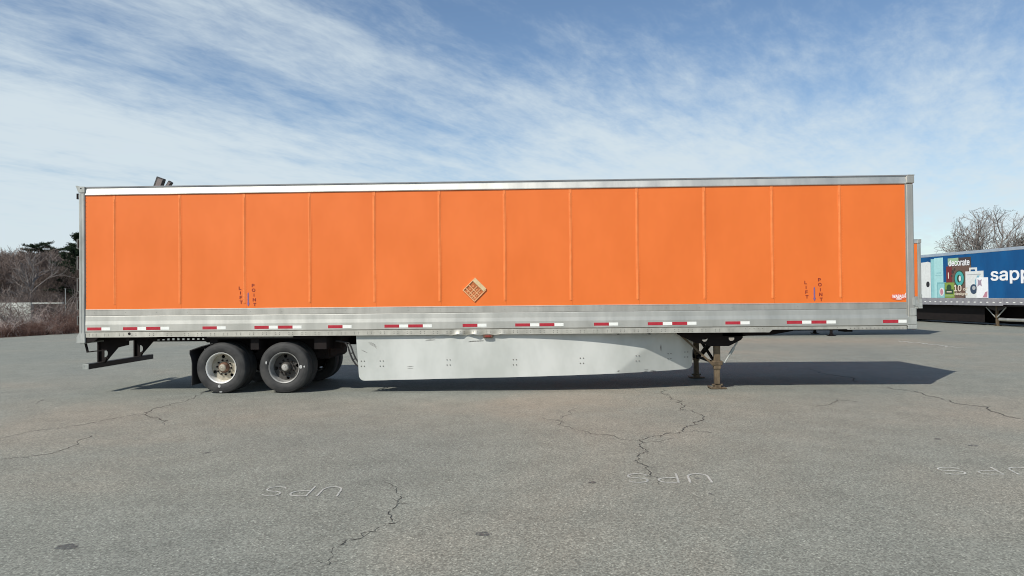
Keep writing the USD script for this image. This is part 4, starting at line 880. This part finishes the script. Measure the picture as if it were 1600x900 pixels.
for (x, y, sd, lab) in ((-22.2, 27.0, 6, 'sparse twiggy shrub in front of the white wall, left of the others'), (-23.4, 28.5, 3, 'dark sparse shrub whose stems cross the white wall at the left edge'), (-21.0, 27.5, 4, 'grey twiggy shrub where the white wall ends'), (-18.6, 28.0, 5, 'pale arching shrub at the foot of the white pole')):
    T = thing('bramble_shrub', lab, 'shrub', (x, y, 0)); part(T, 'canes', tubes(cane_bush(np.random.default_rng(sd), 60, 1.75, 1.0, .013)), 'twig_pale' if sd == 5 else 'bark_brown', kind='stuff')
# olive undergrowth inside the wood
for (x, y, s) in ((-37.5, 48, 1.5), (-39.5, 50, 1.3), (-33.2, 50, 1.2)):
    U = thing('evergreen_shrub', ('larger' if x > -38.5 else 'smaller')+' olive green shrub low in the bare wood' if x < -34 else 'small olive shrub in the wood near the white pole', 'bush', (x, y, hv(x, y)), 0, 'olive shrubs in the wood' if x < -34 else None)
    rr = np.random.default_rng(int(-x*10)); part(U, 'stem', rod((0, 0, 0), (0, 0, 1.6), .05, 6, .02), 'bark_brown')
    part(U, 'foliage', leaf_clumps(rr, [np.array([a*s, b*s*.7, 2.2+c*.6*s]) for a, b, c in rr.normal(0, .8, (60, 3))], .25, 24, .09), 'olive')
# leafless leaning trunks in the brush
for (x, y, a, L, lab) in ((-20.8, 26, .32, 2.3, 'pale leaning dead stem standing in the brambles'), (-19.2, 27.5, -.9, 2.4, 'pale fallen branch lying across the top of the brambles')):
    T = thing('dead_branch', lab, 'branch', (x, y, 0)); d = np.array([-math.sin(a), 0, math.cos(a)]); p = np.array([0, 0, 0 if a > 0 else 1.0]); seg = []; rr = np.random.default_rng(3)
    for q in range(6):
        d = unit(d+rr.normal(0, .12, 3)); e = p+d*L/6; seg.append((p, e, .035-.004*q, .031-.004*q, 6))
        if q > 1: seg.append((e, e+unit(d+rr.normal(0, .8, 3))*.5, .014, .006, 4))
        p = e
    part(T, 'limb', tubes(seg), 'bark_grey')
# low white wall and pole behind the brambles
wl = thing('white_wall', 'low white wall showing through the brambles at the left edge', 'wall', (0, 0, 0))
part(wl, 'wall_body', cat([beam((-40, 33.0, .86), (-22.7, 30.4, .86), .2, 1.72, (0, 1, 0))]), 'white_wall'); part(wl, 'coping', beam((-22.6, 30.3, 1.67), (-20.3, 29.8, 1.67), .10, .10, (0, 1, 0)), 'white_wall')
pl = thing('white_pole', 'thin pale pole standing in the brush at the end of the white rail', 'pole', (-20.15, 29.8, 0))
part(pl, 'pole_shaft', rod((0, 0, 0), (0, 0, 2.55), .03, 8, .025), 'galvanized', smooth=50); part(pl, 'pole_cap', rod((0, 0, 2.55), (0, 0, 2.58), .038, 8), 'galvanized')
